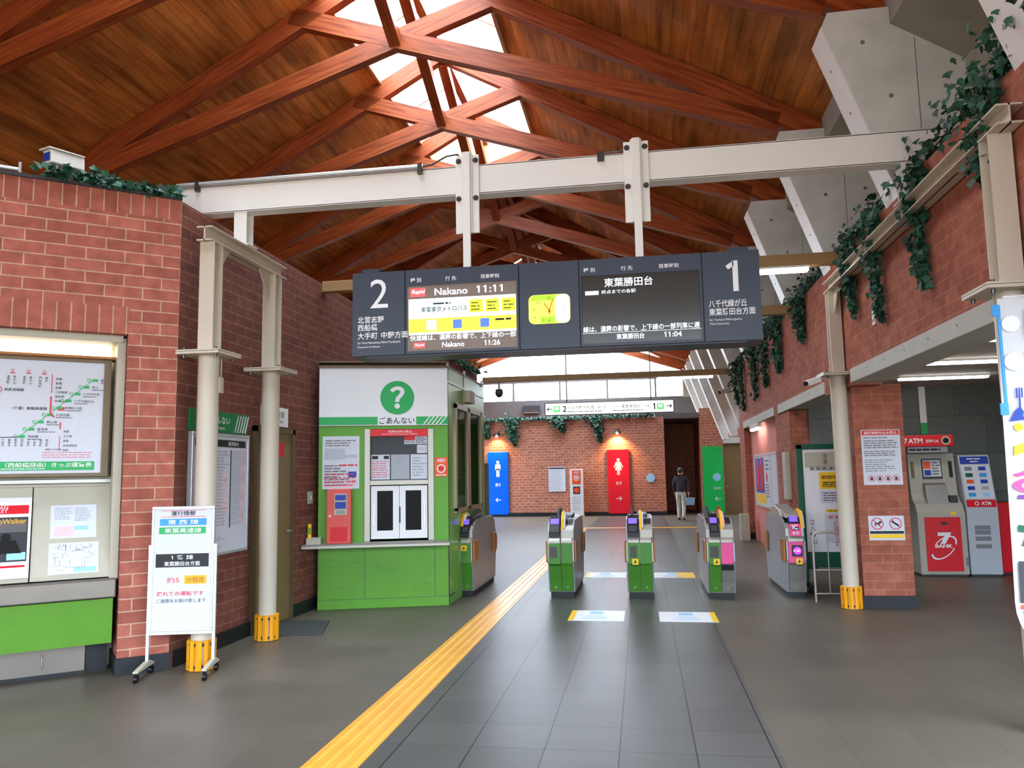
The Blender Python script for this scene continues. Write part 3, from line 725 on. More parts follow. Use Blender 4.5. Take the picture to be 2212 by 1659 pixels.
# hangers bolted to the beam
for x in (-1.5, .045):
    h = MB().box(x-.035, x+.035, 6.875, 6.905, 3.43, 4.56).box(x-.11, x-.04, 6.925, 6.945, 3.80, 4.545).box(x+.04, x+.11, 6.925, 6.945, 3.80, 4.545).box(x-.05, x+.05, 6.905, 6.945, 3.80, 4.56)
    hg = h.build('hanger', 'steelW', DB, True, bevel=.003)
    for i in (-.08, .08):
        for z in (4.13, 4.49): MB().cyl((x+i, 6.905, z), (x+i, 6.93, z), .016, n=6).cyl((x+i, 6.92, z), (x+i, 6.925, z), .026, n=10).build('bolt', 'bolt', hg, True)
for x in (-2.42, .86):
    MB().box(x-.03, x+.03, 6.85, 6.95, 3.43, 3.49).box(x-.07, x+.1, 6.86, 6.94, 3.47, 3.50).build('lifting_lug', 'charcoal', DB, True)

# brown cross beams with strip lights
def lamp_beam(y, z, label, l0, l1, lab2, x0=-4.05, x1=2.42):
    b = MB().box(x0, x1, y-.07, y+.07, z-.14, z)
    tag(b.build('ceiling_beam', 'tan', bevel=.008), label, 'beam')
    t = thing('strip_light', lab2, 'ceiling light', ((l0+l1)/2, y, z-.14), 0, 'strip lights under the brown beams')
    MB().box(l0, l1, y-.06, y+.06, z-.165, z-.14).build('housing', 'steelW', t, True)
    MB().box(l0+.01, l1-.01, y-.055, y+.055, z-.21, z-.166).build('diffuser', 'tube', t, True, bevel=.015)
lamp_beam(9.72, 4.15, 'brown beam across the hall just behind the departure board', .95, 2.05, 'lit strip light beside the end of the departure board')
lamp_beam(12.1, 4.02, 'brown beam across the hall, second behind the departure board', .1, 1.3, 'strip light behind the departure board on the second brown beam')
lamp_beam(20.35, 4.13, 'brown beam across the far end where the long brick wall stops', .45, 1.85, 'lit strip light at the far end of the hall')

# ================================================================ LEFT: FARE CHART AND COUNTER IN THE BRICK FRONT
def lthing(name, label, cat, x, y, z, group=None):
    o = thing(name, label, cat, LWM @ Vector((x, y, z)), math.radians(40), group); return o
TC = thing('ticket_counter', 'recessed counter with stainless ledge and green front in the light brick wall', 'counter', LWM.to_translation(), math.radians(40))
cs = MB().box(-3.6, -.43, .1, .5, 2.80, 2.86).box(-.47, -.405, .12, .5, .78, 2.84).box(-3.6, -.47, .40, .5, 1.56, 1.64)
cs.build('casing', 'beige', TC)
MB().box(-3.6, -.47, .22, .46, 2.665, 2.685).build('chart_lamp_shelf', 'pad', TC)
MB().box(-3.6, -.50, .40, .43, 2.69, 2.80).build('lamp_diffuser', 'lightbox', TC)
MB().prism([(.46, 1.56), (.42, 1.56), (.40, 1.42), (.12, .83), (.12, .80), (.46, .80)], 'x', -1.045, -.47).build('sloped_panel', 'beige', TC)
MB().prism([(.46, 1.56), (.42, 1.56), (.40, 1.42), (.12, .83), (.12, .80), (.46, .80)], 'x', -3.6, -1.055).build('sloped_panel', 'beige', TC)
MB().box(-3.6, -.42, .36, .44, 1.585, 1.625).build('rail', 'inoxD', TC, bevel=.006)
MB().box(-3.6, -.42, .015, .3, .635, .79).build('steel_ledge', 'ledge', TC, bevel=.012)
MB().box(-3.6, -.44, .03, .3, .27, .63).build('green_front', 'greencounter', TC)
MB().box(-3.6, -.62, .26, .4, .03, .27).build('kick_plate', 'ledge', TC)
MB().box(-3.6, -.62, .26, .4, 0, .03).box(-.62, -.45, .30, .4, 0, .27).build('plinth', 'skirt', TC)
k = MB(); k.tube([(-.93, .255, .19), (-.93, .24, .17), (-.93, .24, .10), (-.93, .255, .08)], .006); k.build('pull_handle', 'inox', TC)
# fare chart
FC = lthing('fare_chart', 'big white railway fare chart in a bronze frame above the counter', 'fare chart', -1.5, .30, 1.64)
x0, x1, z0, z1 = -2.6, -.50, 1.645, 2.665
def lw_build(mb, name, m, root, **k):
    """part given in the left wall's own frame"""
    o = mb
    off = (LWM.inverted() @ root.matrix_basis).to_translation()
    o.v = [(a-off.x, b-off.y, c-off.z) for a, b, c in o.v]; return o.build(name, m, root, **k)
f = MB().box(x0, x1, .29, .36, z1-.03, z1).box(x0, x1, .29, .36, z0, z0+.03).box(x1-.055, x1, .29, .36, z0+.03, z1-.03).box(x0, x0+.05, .29, .36, z0+.03, z1-.03)
lw_build(f, 'frame', 'bronze', FC)
lw_build(MB().box(x0+.05, x1-.05, .31, .34, z0+.03, z1-.03), 'chart_sheet', 'paper', FC)
yc = .307
g = MB().rect(x0+.1, -.605, 1.70, 1.775, yc)
lw_build(g, 'title_band', 'signgreen', FC)
T = MB(); put(T, '東葉高速線 東京メトロ線（西船橋経由）きっぷ運賃表', -.625, 1.725, .042, yc-.003, 'R', w=1.25, bold=.012); greek(T, -1.9, -.95, 1.707, 1.72, yc-.003, 1, seed=4, ragged=.1)
lw_build(T, 'title_text', 'white', FC)
# line diagram: diagonal chain of stations, branch lines
r = random.Random(3)
DG = MB(); DR = MB(); DI = MB(); DB_ = MB()
chain = [(-1.17+.066*i, 1.985+.062*i) for i in range(9)]
for a, b in zip(chain[:-1], chain[1:]): DG.beam((a[0], yc, a[1]), (b[0], yc, b[1]), .003, .005, up=(0, 0, 1))
for i, (x, z) in enumerate(chain):
    DG.disc(x-.03, z, .015, yc-.001, r2=.010, n=14); DG.rect(x-.005, x+.04, z-.012, z+.012, yc-.001)
    put(DI, ['西船橋', '東海神', '飯山満', '北習志野', '船橋日大前', '八千代緑が丘', '八千代中央', '村上', '東葉勝田台'][i], x+.06, z-.012, .024, yc-.002); greek(DI, x+.06, x+.2, z-.028, z-.018, yc-.002, 1, seed=i)
put(DI, '（千葉）東葉高速線', -1.23, 2.21, .026, yc-.002, w=.25, bold=.01)
DR.rect(-.96, -.948, 2.18, 2.33, yc).rect(-.90, -.85, 2.21, 2.24, yc).beam((-.955, yc, 2.19), (-.925, yc, 2.15), .003, .012)
DR.rect(-.955, -.949, 2.36, 2.52, yc).rect(-.88, -.87, 2.05, 2.11, yc).rect(-.88, -.875, 1.88, 1.99, yc)
for i in range(7):
    x = -1.72+.115*i; DR.rect(x, x+.035, 2.515, 2.525, yc-.001); DR.disc(x+.018, 2.54, .011, yc-.001, r2=.007, n=12)
    for j in range(2): put(DI, r.choice(['東中山', '原木中山', '行徳', '浦安', '葛西町', '木場本', '門前仲町']), x-.01+.045*j, 2.475, .022, yc-.002, vert=True, w=.02)
DB_.beam((-1.5, yc, 2.16), (-1.355, yc, 1.985), .003, .022)
for i in range(9):
    x = -1.33+.045*i
    put(DI, r.choice(['津田沼', '幕張本', '検見川', '稲毛町', '千葉中']), x, 1.945, .02, yc-.002, vert=True, w=.02)
DI.beam((-1.36, yc, 1.975), (-1.17, yc, 1.98), .002, .006)
for i in range(6): put(DI, r.choice(['新鎌ヶ谷', '船橋', '二俣新町', '習志野', '三咲高根']), -.925, 2.47-.038*i, .022, yc-.002)
for i in range(5): put(DI, r.choice(['実籾', '大久保', '京成津田沼', '谷津']), -.85, 2.02-.04*i, .02, yc-.002)
DR.disc(-1.345, 2.375, .035, yc, r2=.029); put(DR, 'SL', -1.345, 2.363, .022, yc-.001, 'C'); put(DI, '西武池袋線', -1.295, 2.365, .026, yc-.002, w=.14, bold=.01)
greek(DR, -1.0, -.62, 1.80, 1.86, yc, 3, seed=8, fill=.22, ragged=.05); put(DI, '発駅からの運賃', -.98, 1.868, .016, yc-.002); greek(DI, -1.9, -1.3, 1.785, 1.797, yc, 1, seed=9)
lw_build(DG, 'line_diagram', 'signgreen', FC); lw_build(DR, 'line_diagram', 'inkred', FC); lw_build(DB_, 'line_diagram', 'skyblue', FC); lw_build(DI, 'station_name', 'ink', FC)
# sheets lying on the sloped panel
def slope_pt(x, t, lift=.004):    # t 0 bottom .. 1 top of the slope
    return (x, .12+.28*t-lift*.9, .83+.59*t+lift*.42)
def slope_sheet(name, label, cat, x0, x1, t0, t1, mats, draw, group=None, lift=.004):
    root = thing(name, label, cat, LWM @ Vector(slope_pt(x0, t0)), math.radians(40), group)
    inv = (LWM.inverted() @ root.matrix_basis).to_translation()
    L = math.hypot(.28, .59)
    def P(u, w, l): a = slope_pt(x0+u, t0+w/L, lift+l); return (a[0]-inv.x, a[1]-inv.y, a[2]-inv.z)
    w_, h_ = x1-x0, (t1-t0)*L
    b = MB().face([P(0, 0, 0), P(w_, 0, 0), P(w_, h_, 0), P(0, h_, 0)]); b.build('sheet', mats, root)
    for nm, m, fl in draw(w_, h_):
        q = MB()
        for mb in fl: pass
        d = MB(); fl[0](d)
        d.v = [P(p[0], p[2], .002+.001*fl[1]) for p in d.v]; d.build(nm, m, root)
    return root
def notice_draw(w, h):
    return [('print', 'inkfaint', (lambda d: (greek(d, .03, w*.48, h*.55, h*.93, 0, 7, seed=1), greek(d, w*.52, w-.03, h*.5, h*.93, 0, 9, seed=2)), 0)),
            ('print', 'pinkpale', (lambda d: d.rect(.03, w*.5, .02, h*.35, 0), 0)), ('print', 'lightblue', (lambda d: d.rect(w*.52, w-.06, h*.24, h*.36, 0), 0))]
def map_draw(w, h):
    def lines(d):
        r = random.Random(5)
        for i in range(46):
            x, z = r.uniform(.02, w-.06), r.uniform(.02, h-.02); 
            if r.random() < .5: d.rect(x, x+r.uniform(.02, .07), z, z+.0025, 0)
            else: d.rect(x, x+.0025, z, min(h-.01, z+r.uniform(.02, .06)), 0)
    return [('print', 'inkgrey', (lines, 1)), ('print', 'lightblue', (lambda d: d.rect(w*.5, w-.02, .015, h*.2, 0), 0))]
slope_sheet('notice_sheet', 'white notice sheet taped on the upper part of the sloped counter panel', 'notice', -.915, -.57, .50, .965, 'paper', notice_draw)
slope_sheet('notice_sheet', 'white map sheet taped on the lower part of the sloped counter panel', 'notice', -.92, -.55, .02, .44, 'paper', map_draw)
def mag_draw(w, h):
    def photo(d): d.rect(.0, w-.02, h*.2, h*.75, 0)
    def fig(d):
        d.disc(w*.70, h*.5, .035, 0); d.face([(w*.55, 0, h*.3), (w*.9, 0, h*.3), (w*.82, 0, h*.46), (w*.62, 0, h*.46)])
        d.rect(w*.1, w*.3, h*.22, h*.5, 0)
    return [('cover_photo', 'dark', (photo, 0)), ('cover_figure', 'black', (fig, 2)),
            ('cover_panel', 'lightblue', (lambda d: (d.rect(w*.05, w*.45, h*.24, h*.52, 0), d.rect(w*.5, w*.62, h*.22, h*.4, 0), d.rect(w*.72, w*.95, h*.22, h*.31, 0)), 1)),
            ('cover_panel', 'panelbrown', (lambda d: d.rect(w*.4, w-.03, h*.56, h*.72, 0), 1)),
            ('red_band', 'red', (lambda d: (d.rect(0, w-.02, h*.79, h*.9, 0), d.rect(w*.35, w-.03, h*.13, h*.155, 0)), 1)),
            ('title', 'amber', (lambda d: put(d, 'MetroWalker', w-.035, h*.665, .045, 0, 'R', w=.30), 3)),
            ('band_text', 'white', (lambda d: (put(d, 'SCANDINAVIAN', w*.70, h*.85, .03, 0, 'R'), put(d, 'MARKET', w*.7, h*.805, .03, 0, 'R')), 3))]
slope_sheet('magazine_poster', 'magazine poster with a red band leaning on the counter at the left edge', 'poster', -1.62, -1.055, .0, 1.08, 'white', mag_draw, lift=.02)

# ================================================================ LEFT: NOTICE STAND
NS = thing('notice_stand', 'white wheeled notice stand with a service information board', 'notice stand', (-3.835, 6.265, 0), math.atan2(.13, .51))
w2 = .265
for s_ in (-1, 1):
    MB().box(s_*w2-.012, s_*w2+.012, -.012, .012, .10, 1.06).build('leg', 'alu', NS)
    ft = MB().prism([(-.26, .075), (.12, .075), (.12, .09), (.03, .12), (-.03, .12), (-.26, .09)], 'x', s_*w2-.02, s_*w2+.02).build('foot', 'beige', NS, bevel=.004)
    for y in (-.235, .095):
        MB().cyl((s_*w2-.014, y, .03), (s_*w2+.014, y, .03), .03, n=16).cyl((s_*w2, y, .05), (s_*w2, y, .078), .012, n=8).build('caster', 'black', ft, smooth=True)
MB().box(-w2, w2, -.01, .01, .325, .35).build('crossbar', 'alu', NS)
bo = MB().box(-.245, .245, -.02, .004, .36, 1.37).build('board', 'paper', NS)
f = MB().box(-.255, .255, -.026, .006, 1.355, 1.378).box(-.255, .255, -.026, .006, .352, .374).box(-.255, -.236, -.026, .006, .374, 1.355).box(.236, .255, -.026, .006, .374, 1.355)
f.build('board_frame', 'alu', bo, bevel=.003)
y = -.0225
MB().rect(-.19, .19, 1.22, 1.275, y).build('blue_strip', 'skyblue', bo)
MB().rect(-.195, .185, 1.15, 1.205, y).build('green_strip', 'clockg' if False else 'signgreen', bo)
MB().rect(-.215, .215, .875, .985, y).build('black_strip', 'black', bo)
MB().rect(.02, .20, .735, .805, y).build('amber_strip', 'amber', bo)
T = MB(); put(T, '運行情報', 0, 1.30, .04, y-.002, 'C', w=.20, bold=.01); put(T, 'ご迷惑をお掛け致します', -.2, .585, .032, y-.002, w=.40)
T.build('lettering', 'ink', bo)
T = MB(); T.rect(-.18, .18, 1.342, 1.346, y).rect(-.18, .18, 1.29, 1.294, y); put(T, '遅れての運転です', -.2, .64, .038, y-.002, w=.38, bold=.01); put(T, '約5', -.12, .745, .05, y-.002, w=.1)
T.build('lettering', 'inkred', bo)
T = MB(); put(T, '東 西 線', 0, 1.228, .04, y-.003, 'C', w=.25, bold=.01); put(T, '東葉高速線', 0, 1.158, .04, y-.003, 'C', w=.30, bold=.01)
put(T, '1 番 線', 0, .937, .038, y-.003, 'C', w=.18, bold=.01); put(T, '東葉勝田台方面', 0, .885, .038, y-.003, 'C', w=.29, bold=.01)
T.build('lettering', 'white', bo)
T = MB(); put(T, '分程度', .11, .748, .045, y-.003, 'C', w=.15, bold=.01); T.build('lettering', 'pad', bo)

# ================================================================ LEFT DARK WALL: NOTICES, DOOR SIGN, SWITCH, MAT
def wthing(name, label, cat, yw, z, group=None):        # hangs on the dark wall X=-4.05, local x = +Y, front = local -y
    return thing(name, label, cat, (-4.05, yw, z), math.radians(90), group)
o = wthing('guide_sign', 'green guide sign on the dark brick wall above the framed timetable', 'sign', 7.16, 2.05)
MB().box(-.53, .53, -.02, 0, 0, .20).build('panel', 'guidegreen', o)
T = MB(); put(T, 'ごあんない', -.03, .085, .075, -.022, 'C', w=.42, bold=.01); put(T, 'Information', -.02, .03, .032, -.022, 'C')
for i in range(5): x = .27+.05*i; T.face([(x, -.022, .012), (x+.016+.003*i, -.022, .012), (x+.086+.003*i, -.022, .188), (x+.07, -.022, .188)])
T.build('lettering', 'white', o)
o = wthing('timetable_frame', 'silver framed timetable on the dark brick wall behind the pipe column', 'timetable', 7.165, .88)
MB().box(-.50, .50, -.035, 0, .02, 1.14).build('sheet', 'paper', o)
MB().box(-.53, .53, -.05, 0, 1.13, 1.16).box(-.53, .53, -.05, 0, 0, .03).box(-.53, -.5, -.05, 0, .03, 1.13).box(.5, .53, -.05, 0, .03, 1.13).build('frame', 'alu', o, bevel=.004)
MB().rect(-.47, .47, 1.03, 1.10, -.037).rect(.17, .19, .25, 1.0, -.037).build('header_band', 'ink', o)
T = MB(); put(T, '運賃案内', .22, 1.045, .04, -.039, 'C', w=.2); T.build('lettering', 'white', o)
T = MB(); greek(T, .2, .47, .27, 1.0, -.037, 34, seed=1, ragged=.1); greek(T, -.47, .15, .05, .2, -.037, 7, seed=2); greek(T, -.2, .15, .27, 1.0, -.037, 24, seed=3)
T.build('print', 'inkfaint', o)
T = MB(); greek(T, .37, .46, .27, 1.0, -.038, 30, seed=5, ragged=.1); greek(T, .02, .15, .4, .8, -.038, 9, seed=6); T.build('print', 'pinkpale', o)
o = wthing('door_sign', 'white sign above the olive staff door', 'sign', 8.34, 2.18)
MB().box(-.32, .32, -.02, 0, 0, .215).build('panel', 'white', o)
T = MB(); put(T, '駅事務室', .22, .10, .07, -.022, 'R', w=.42); put(T, 'Office', .2, .04, .03, -.022, 'R'); T.build('lettering', 'ink', o)
o = wthing('wall_switch', 'small beige switch plate on the dark brick wall beside the booth', 'switch', 9.33, 1.28)
MB().box(-.06, .06, -.02, 0, 0, .145).build('plate', 'beige', o, bevel=.004); MB().box(-.015, .015, -.026, -.02, .05, .1).build('rocker', 'white', o)
tag(MB().prism([(-4.02, 8.66), (-3.5, 8.66), (-3.28, 7.9), (-3.62, 7.83), (-4.02, 7.83)], 'z', .0, .012).build('door_mat', 'mat'), 'dark rubber mat on the floor in front of the staff door', 'mat')

# ================================================================ INFORMATION BOOTH
BW = 1.60; BA = math.atan2(.46, 1.53)
BT = thing('information_booth', 'green information booth with white question mark sign and service window', 'booth', (-3.95, 9.37, 0), BA)
LX = BW; ux, uy = math.cos(BA), math.sin(BA)
def bl(wx, wy, z): # world XY to booth-local
    dx, dy = wx+3.95, wy-9.37; return (dx*ux+dy*uy, -dx*uy+dy*ux, z)
c1 = bl(-2.42, 9.83, 0); c2 = bl(-2.42, 12.2, 0); c3 = bl(-4.04, 12.2, 0); c0 = (0, 0, 0)
plan = [(0, 0), (c1[0], c1[1]), (c2[0], c2[1]), (c3[0], c3[1])]
# front: sill wall, jambs, header (window opening in between)
wx0, wx1, wz0, wz1 = .555, 1.42, .80, 2.19
b = MB().box(0, BW, .0, .06, 0, wz0).box(0, wx0, 0, .06, wz0, 2.23).box(wx1, BW, 0, .06, wz0, 2.23).box(wx0, wx1, 0, .06, wz1, 2.23)
b.build('front_panel', 'green', BT)
g = MB()
for x in (.0, .56, 1.42, 1.588): g.box(x, x+.01, -.003, .0, .115, .75)
g.box(0, BW, -.004, 0, .108, .116)
g.build('panel_joint', 'seam', BT)
g = MB(); r_ = random.Random(12)
for i in range(9): x, z = r_.uniform(.05, 1.4), r_.uniform(.25, .62); g.rect(x, x+r_.uniform(.03, .12), z, z+.006, -.0015)
g.face([(1.16, -.0015, .22), (1.175, -.0015, .18), (1.18, -.0015, .18), (1.168, -.0015, .23)]).build('scuff', 'seam', BT)
MB().box(0, BW, -.01, .06, 2.235, 2.965).build('fascia', 'white', BT)
MB().box(-.01, BW+.01, -.02, .1, 2.965, 2.985).box(-.02, BW+.02, -.03, .3, 3.03, 3.05).build('top_rail', 'bronze', BT)
for a, b in ((0, .72), (1.20, BW)): MB().rect(a, b, 2.245, 2.345, -.012).build('green_band', 'signgreen', BT)
T = MB()
for i in range(5): x = 1.285+.052*i; T.face([(x, -.014, 2.246), (x+.018, -.014, 2.246), (x+.098, -.014, 2.344), (x+.08, -.014, 2.344)])
T.build('stripe', 'white', BT)
q = MB().disc(.965, 2.585, .213, -.0125, n=48).build('question_disc', 'signgreen', BT)
T = MB(); put(T, '？', .965, 2.445, .285, -.015, 'C', w=.185, bold=.03); T.build('question_mark', 'white', q)
T = MB(); put(T, 'ごあんない', .96, 2.255, .085, -.014, 'C', w=.44, bold=.008); T.build('lettering', 'ink', BT)
# window unit
f = MB().box(wx0, wx0+.075, -.02, .08, wz0, wz1).box(wx1-.075, wx1, -.02, .08, wz0, wz1).box(wx0, wx1, -.01, .08, 1.49, 1.55)
f.build('window_frame', 'inox', BT, bevel=.006)
MB().box(wx0+.075, wx1-.075, .05, .06, 1.55, 2.10).build('upper_glass', 'dark', BT)
hd = MB().box(wx0+.075, wx1-.075, -.012, .04, 2.10, 2.185).build('red_header', 'red', BT)
T = MB(); put(T, '危険品持込禁止', 1.0, 2.143, .03, -.014, 'C', w=.30); put(T, "Don't Carry Dangerous Objects", 1.0, 2.115, .02, -.014, 'C', w=.44); T.build('header_text', 'white', hd)
for i in range(2):
    a0 = wx0+.085+.35*i; a1 = a0+.345
    sw = MB().box(a0, a0+.075, .0, .03, .83, 1.48).box(a1-.075, a1, .0, .03, .83, 1.48).box(a0+.075, a1-.075, 0, .03, .83, .93).box(a0+.075, a1-.075, 0, .03, 1.42, 1.48).build('sliding_window', 'white', BT)
    MB().box(a0+.075, a1-.075, .012, .02, .93, 1.42).build('pane', 'paneblack', sw)
    hx = a0+.03 if i == 0 else a1-.04
    MB().box(hx, hx+.012, -.02, 0, 1.0, 1.25).build('pull', 'alu', sw)
MB().box(.985, 1.003, -.006, .004, 1.02, 1.22).build('latch', 'black', BT)
MB().box(-.17, BW+.0, -.27, .02, .775, .80).box(-.17, BW, -.27, -.25, .75, .80).build('counter_shelf', 'inox', BT, bevel=.006)
# sides, back, roof
b = MB()
def wallseg(mb, p, q_, z0, z1, m=0): mb.face([(p[0], p[1], z0), (q_[0], q_[1], z0), (q_[0], q_[1], z1), (p[0], p[1], z1)], m)
sd = Vector((c2[0]-c1[0], c2[1]-c1[1], 0)); SLn = sd.length; sd.normalize()
P = lambda t: (c1[0]+sd.x*t, c1[1]+sd.y*t)
for a, e, z0, z1 in ((.04, .38, 0, 2.965), (.38, 2.06, 0, 1.15), (.38, 2.06, 2.52, 2.965), (2.06, SLn, 0, 2.965)): wallseg(b, P(a), P(e), z0, z1)
wallseg(b, plan[2], plan[3], 0, 2.965); wallseg(b, plan[3], plan[0], 0, 2.965); wallseg(b, (0, .3), (BW-.05, .3+.0), .0, .78)
b.build('side_wall', 'greenside', BT)
pl = [(p[0], p[1]) for p in plan]
MB().prism(pl, 'z', 2.965, 3.0).build('roof', 'bronze', BT)
nrm = Vector((sd.y, -sd.x, 0))
f = MB()
def side_bar(mb, t0, t1, z0, z1, d=.04):
    p, q_ = Vector(P(t0)+(0,)), Vector(P(t1)+(0,)); vs = []
    for z in (z0, z1):
        for u in (p-nrm*.01, q_-nrm*.01, q_+nrm*d, p+nrm*d): vs.append((u.x, u.y, z))
    mb.mesh(vs, [(0, 3, 2, 1), (4, 5, 6, 7), (0, 1, 5, 4), (1, 2, 6, 5), (2, 3, 7, 6), (3, 0, 4, 7)])
for a, e, z0, z1 in ((.36, .44, 1.13, 2.54), (1.10, 1.18, 1.13, 2.54), (1.2, 1.26, 1.13, 2.54), (2.0, 2.08, 1.13, 2.54), (.36, 2.08, 2.48, 2.56), (.36, 2.08, 1.11, 1.17)): side_bar(f, a, e, z0, z1, .025)
f.build('side_window_frame', 'sideframe', BT)
w_ = MB(); wallseg(w_, P(.4), P(2.04), 1.15, 2.5); w_.build('side_window', 'glassdark', BT)
w_ = MB(); a = Vector(P(.4)+(0,))-nrm*.5; e = Vector(P(2.04)+(0,))-nrm*.5; wallseg(w_, a, e, 0, 2.6); w_.build('interior_wall', 'dark', BT)
tr = MB(); side_bar(tr, 0, SLn, 2.78, 2.80, .012); side_bar(tr, .95, .965, 2.55, 2.95, .012)
for t in (.02, 1.0, 2.2): p = Vector(P(t)+(0,)); tr.cyl((p.x, p.y, 2.95), (p.x, p.y, 3.05), .018, n=8)
tr.build('side_trim', 'alu', BT)
kb = MB(); side_bar(kb, .9, 1.22, 2.60, 2.77, .10); kb.build('intercom_box', 'beige', BT, bevel=.006)
bbx = MB(); side_bar(bbx, 0, .3, .1, .112, .006); bbx.build('panel_joint', 'dark', BT)
o = thing('side_panel', 'grey panel on a pale post at the rear edge of the booth', 'panel', (-2.47, 12.42, 0))
MB().box(-.05, .07, -.03, .03, .95, 1.78).build('panel', 'panelbrown', o, bevel=.01); MB().box(-.02, .02, .03, .06, 0, 1.1).build('post', 'alu', o)
# things on and in front of the booth
def bthing(name, label, cat, x, y, z, group=None):
    p = BT.matrix_basis @ Vector((x, y, z)); return thing(name, label, cat, p, BA, group)
o = bthing('poster', 'white poster with a photo on the green booth beside the window', 'poster', .27, -.005, 1.455)
MB().box(-.225, .225, -.003, 0, 0, .65).build('sheet', 'paper', o)
MB().rect(-.2, .2, .33, .62, -.0045).build('photo', 'sleeve_sign', o); MB().rect(-.2, .05, .36, .5, -.005).rect(.02, .2, .38, .42, -.005).build('photo_patch', 'kiosk', o)
T = MB(); greek(T, -.19, .2, .52, .61, -.006, 3, seed=1); greek(T, -.2, .1, .03, .3, -.006, 8, seed=2, ragged=.4); T.build('print', 'inkgrey', o)
T = MB(); greek(T, -.02, .2, .27, .31, -.006, 1, seed=3, ragged=0); greek(T, -.2, .2, .02, .2, -.0062, 4, seed=7, ragged=.2, fill=.25); put(T, '注意', .13, .06, .05, -.006, 'C'); T.build('print', 'inkred', o)
MB().rect(.09, .19, .14, .21, -.006).build('photo_patch', 'inkblue', o)
o = bthing('charging_phone', 'red coin phone box standing on the booth shelf', 'phone', .265, -.10, .80)
MB().box(-.145, .145, -.1, .1, 0, .655).build('body', 'salmon', o, bevel=.008)
MB().box(-.055, .095, -.106, -.1, .345, .60).build('panel', 'beige', o); MB().rect(-.045, .085, .42, .50, -.108).rect(-.045, .085, .52, .585, -.108).build('display', 'inkblue', o)
MB().rect(-.03, .07, .36, .40, -.108).build('coin_slot', 'bolt', o); MB().ball((-.105, -.105, .33), .016).build('knob', 'white', o)
MB().box(-.10, .10, -.104, -.1, .03, .20).build('flap', 'red', o)
o = bthing('aed_sticker', 'orange sticker with a heart on the green booth right of its window', 'sticker', 1.51, -.004, 1.585)
MB().box(-.08, .08, -.002, 0, 0, .24).build('sheet', 'orange', o)
T = MB(); put(T, 'AED', 0, .185, .038, -.004, 'C', bold=.02); T.disc(0, .10, .055, -.0035, r2=.042); greek(T, -.065, .065, .008, .03, -.004, 1, seed=1, ragged=0)
def heart(mb, x, z, s, y): mb.face([(x+s*px, y, z+s*pz) for px, pz in [(0, -.9), (.55, -.35), (.9, .15), (.85, .55), (.5, .75), (.2, .65), (0, .4), (-.2, .65), (-.5, .75), (-.85, .55), (-.9, .15), (-.55, -.35)]]); return mb
T.build('lettering', 'white', o); heart(MB(), 0, .10, .034, -.005).build('heart', 'red', o)
def wnotice(label, x0, x1, z0, z1, draw, m='paper'):
    o = bthing('window_notice', label, 'notice', (x0+x1)/2, .044, z0, None); w, h = x1-x0, z1-z0
    MB().box(-w/2, w/2, -.003, 0, 0, h).build('sheet', m, o); draw(o, w, h); return o
def dr1(o, w, h): MB().rect(-w/2+.01, -.03, h-.055, h-.015, -.005).rect(.04, w/2-.01, h-.055, h-.015, -.005).build('header', 'ink', o); T = MB(); greek(T, -w/2+.01, w/2-.01, .02, h-.07, -.005, 8, seed=4, ragged=.15, fill=.3); T.build('print', 'inkred', o)
def dr2(o, w, h): T = MB(); greek(T, -w/2+.02, w/2-.02, .03, h-.03, -.005, 7, seed=5); T.build('print', 'inkfaint', o)
def dr3(o, w, h): MB().rect(-w/2, -.01, h*.48, h, -.005).build('header', 'red', o); T = MB(); greek(T, 0, w/2-.01, .01, h-.01, -.005, 4, seed=6); greek(T, -w/2+.01, -.01, .01, h*.4, -.005, 2, seed=7, ragged=0); T.build('print', 'inkgrey', o)
wnotice('white notice with red print inside the booth window, lower left', .64, .87, 1.56, 1.87, dr1)
wnotice('grey notice sheet in the middle of the booth window', .885, 1.115, 1.56, 1.87, dr2, 'inkfaint')
wnotice('white letter sheet inside the booth window, lower right', 1.13, 1.34, 1.56, 1.87, dr2)
wnotice('small white label inside the booth window above the letter sheet', 1.21, 1.34, 1.885, 1.99, dr2)
wnotice('red and white sticker at the top of the booth window', 1.05, 1.342, 2.0, 2.10, dr3)
o = bthing('leaflet_box', 'small beige leaflet box with a yellow card at the left end of the booth shelf', 'leaflet box', -.045, -.12, .80)
MB().box(-.07, .10, -.1, .08, 0, .075).build('tray', 'beige', o); MB().box(-.06, -.02, -.02, .0, .075, .24).build('card', 'yellow', o)
MB().rect(-.055, -.025, .12, .2, -.022).build('print', 'green', o)

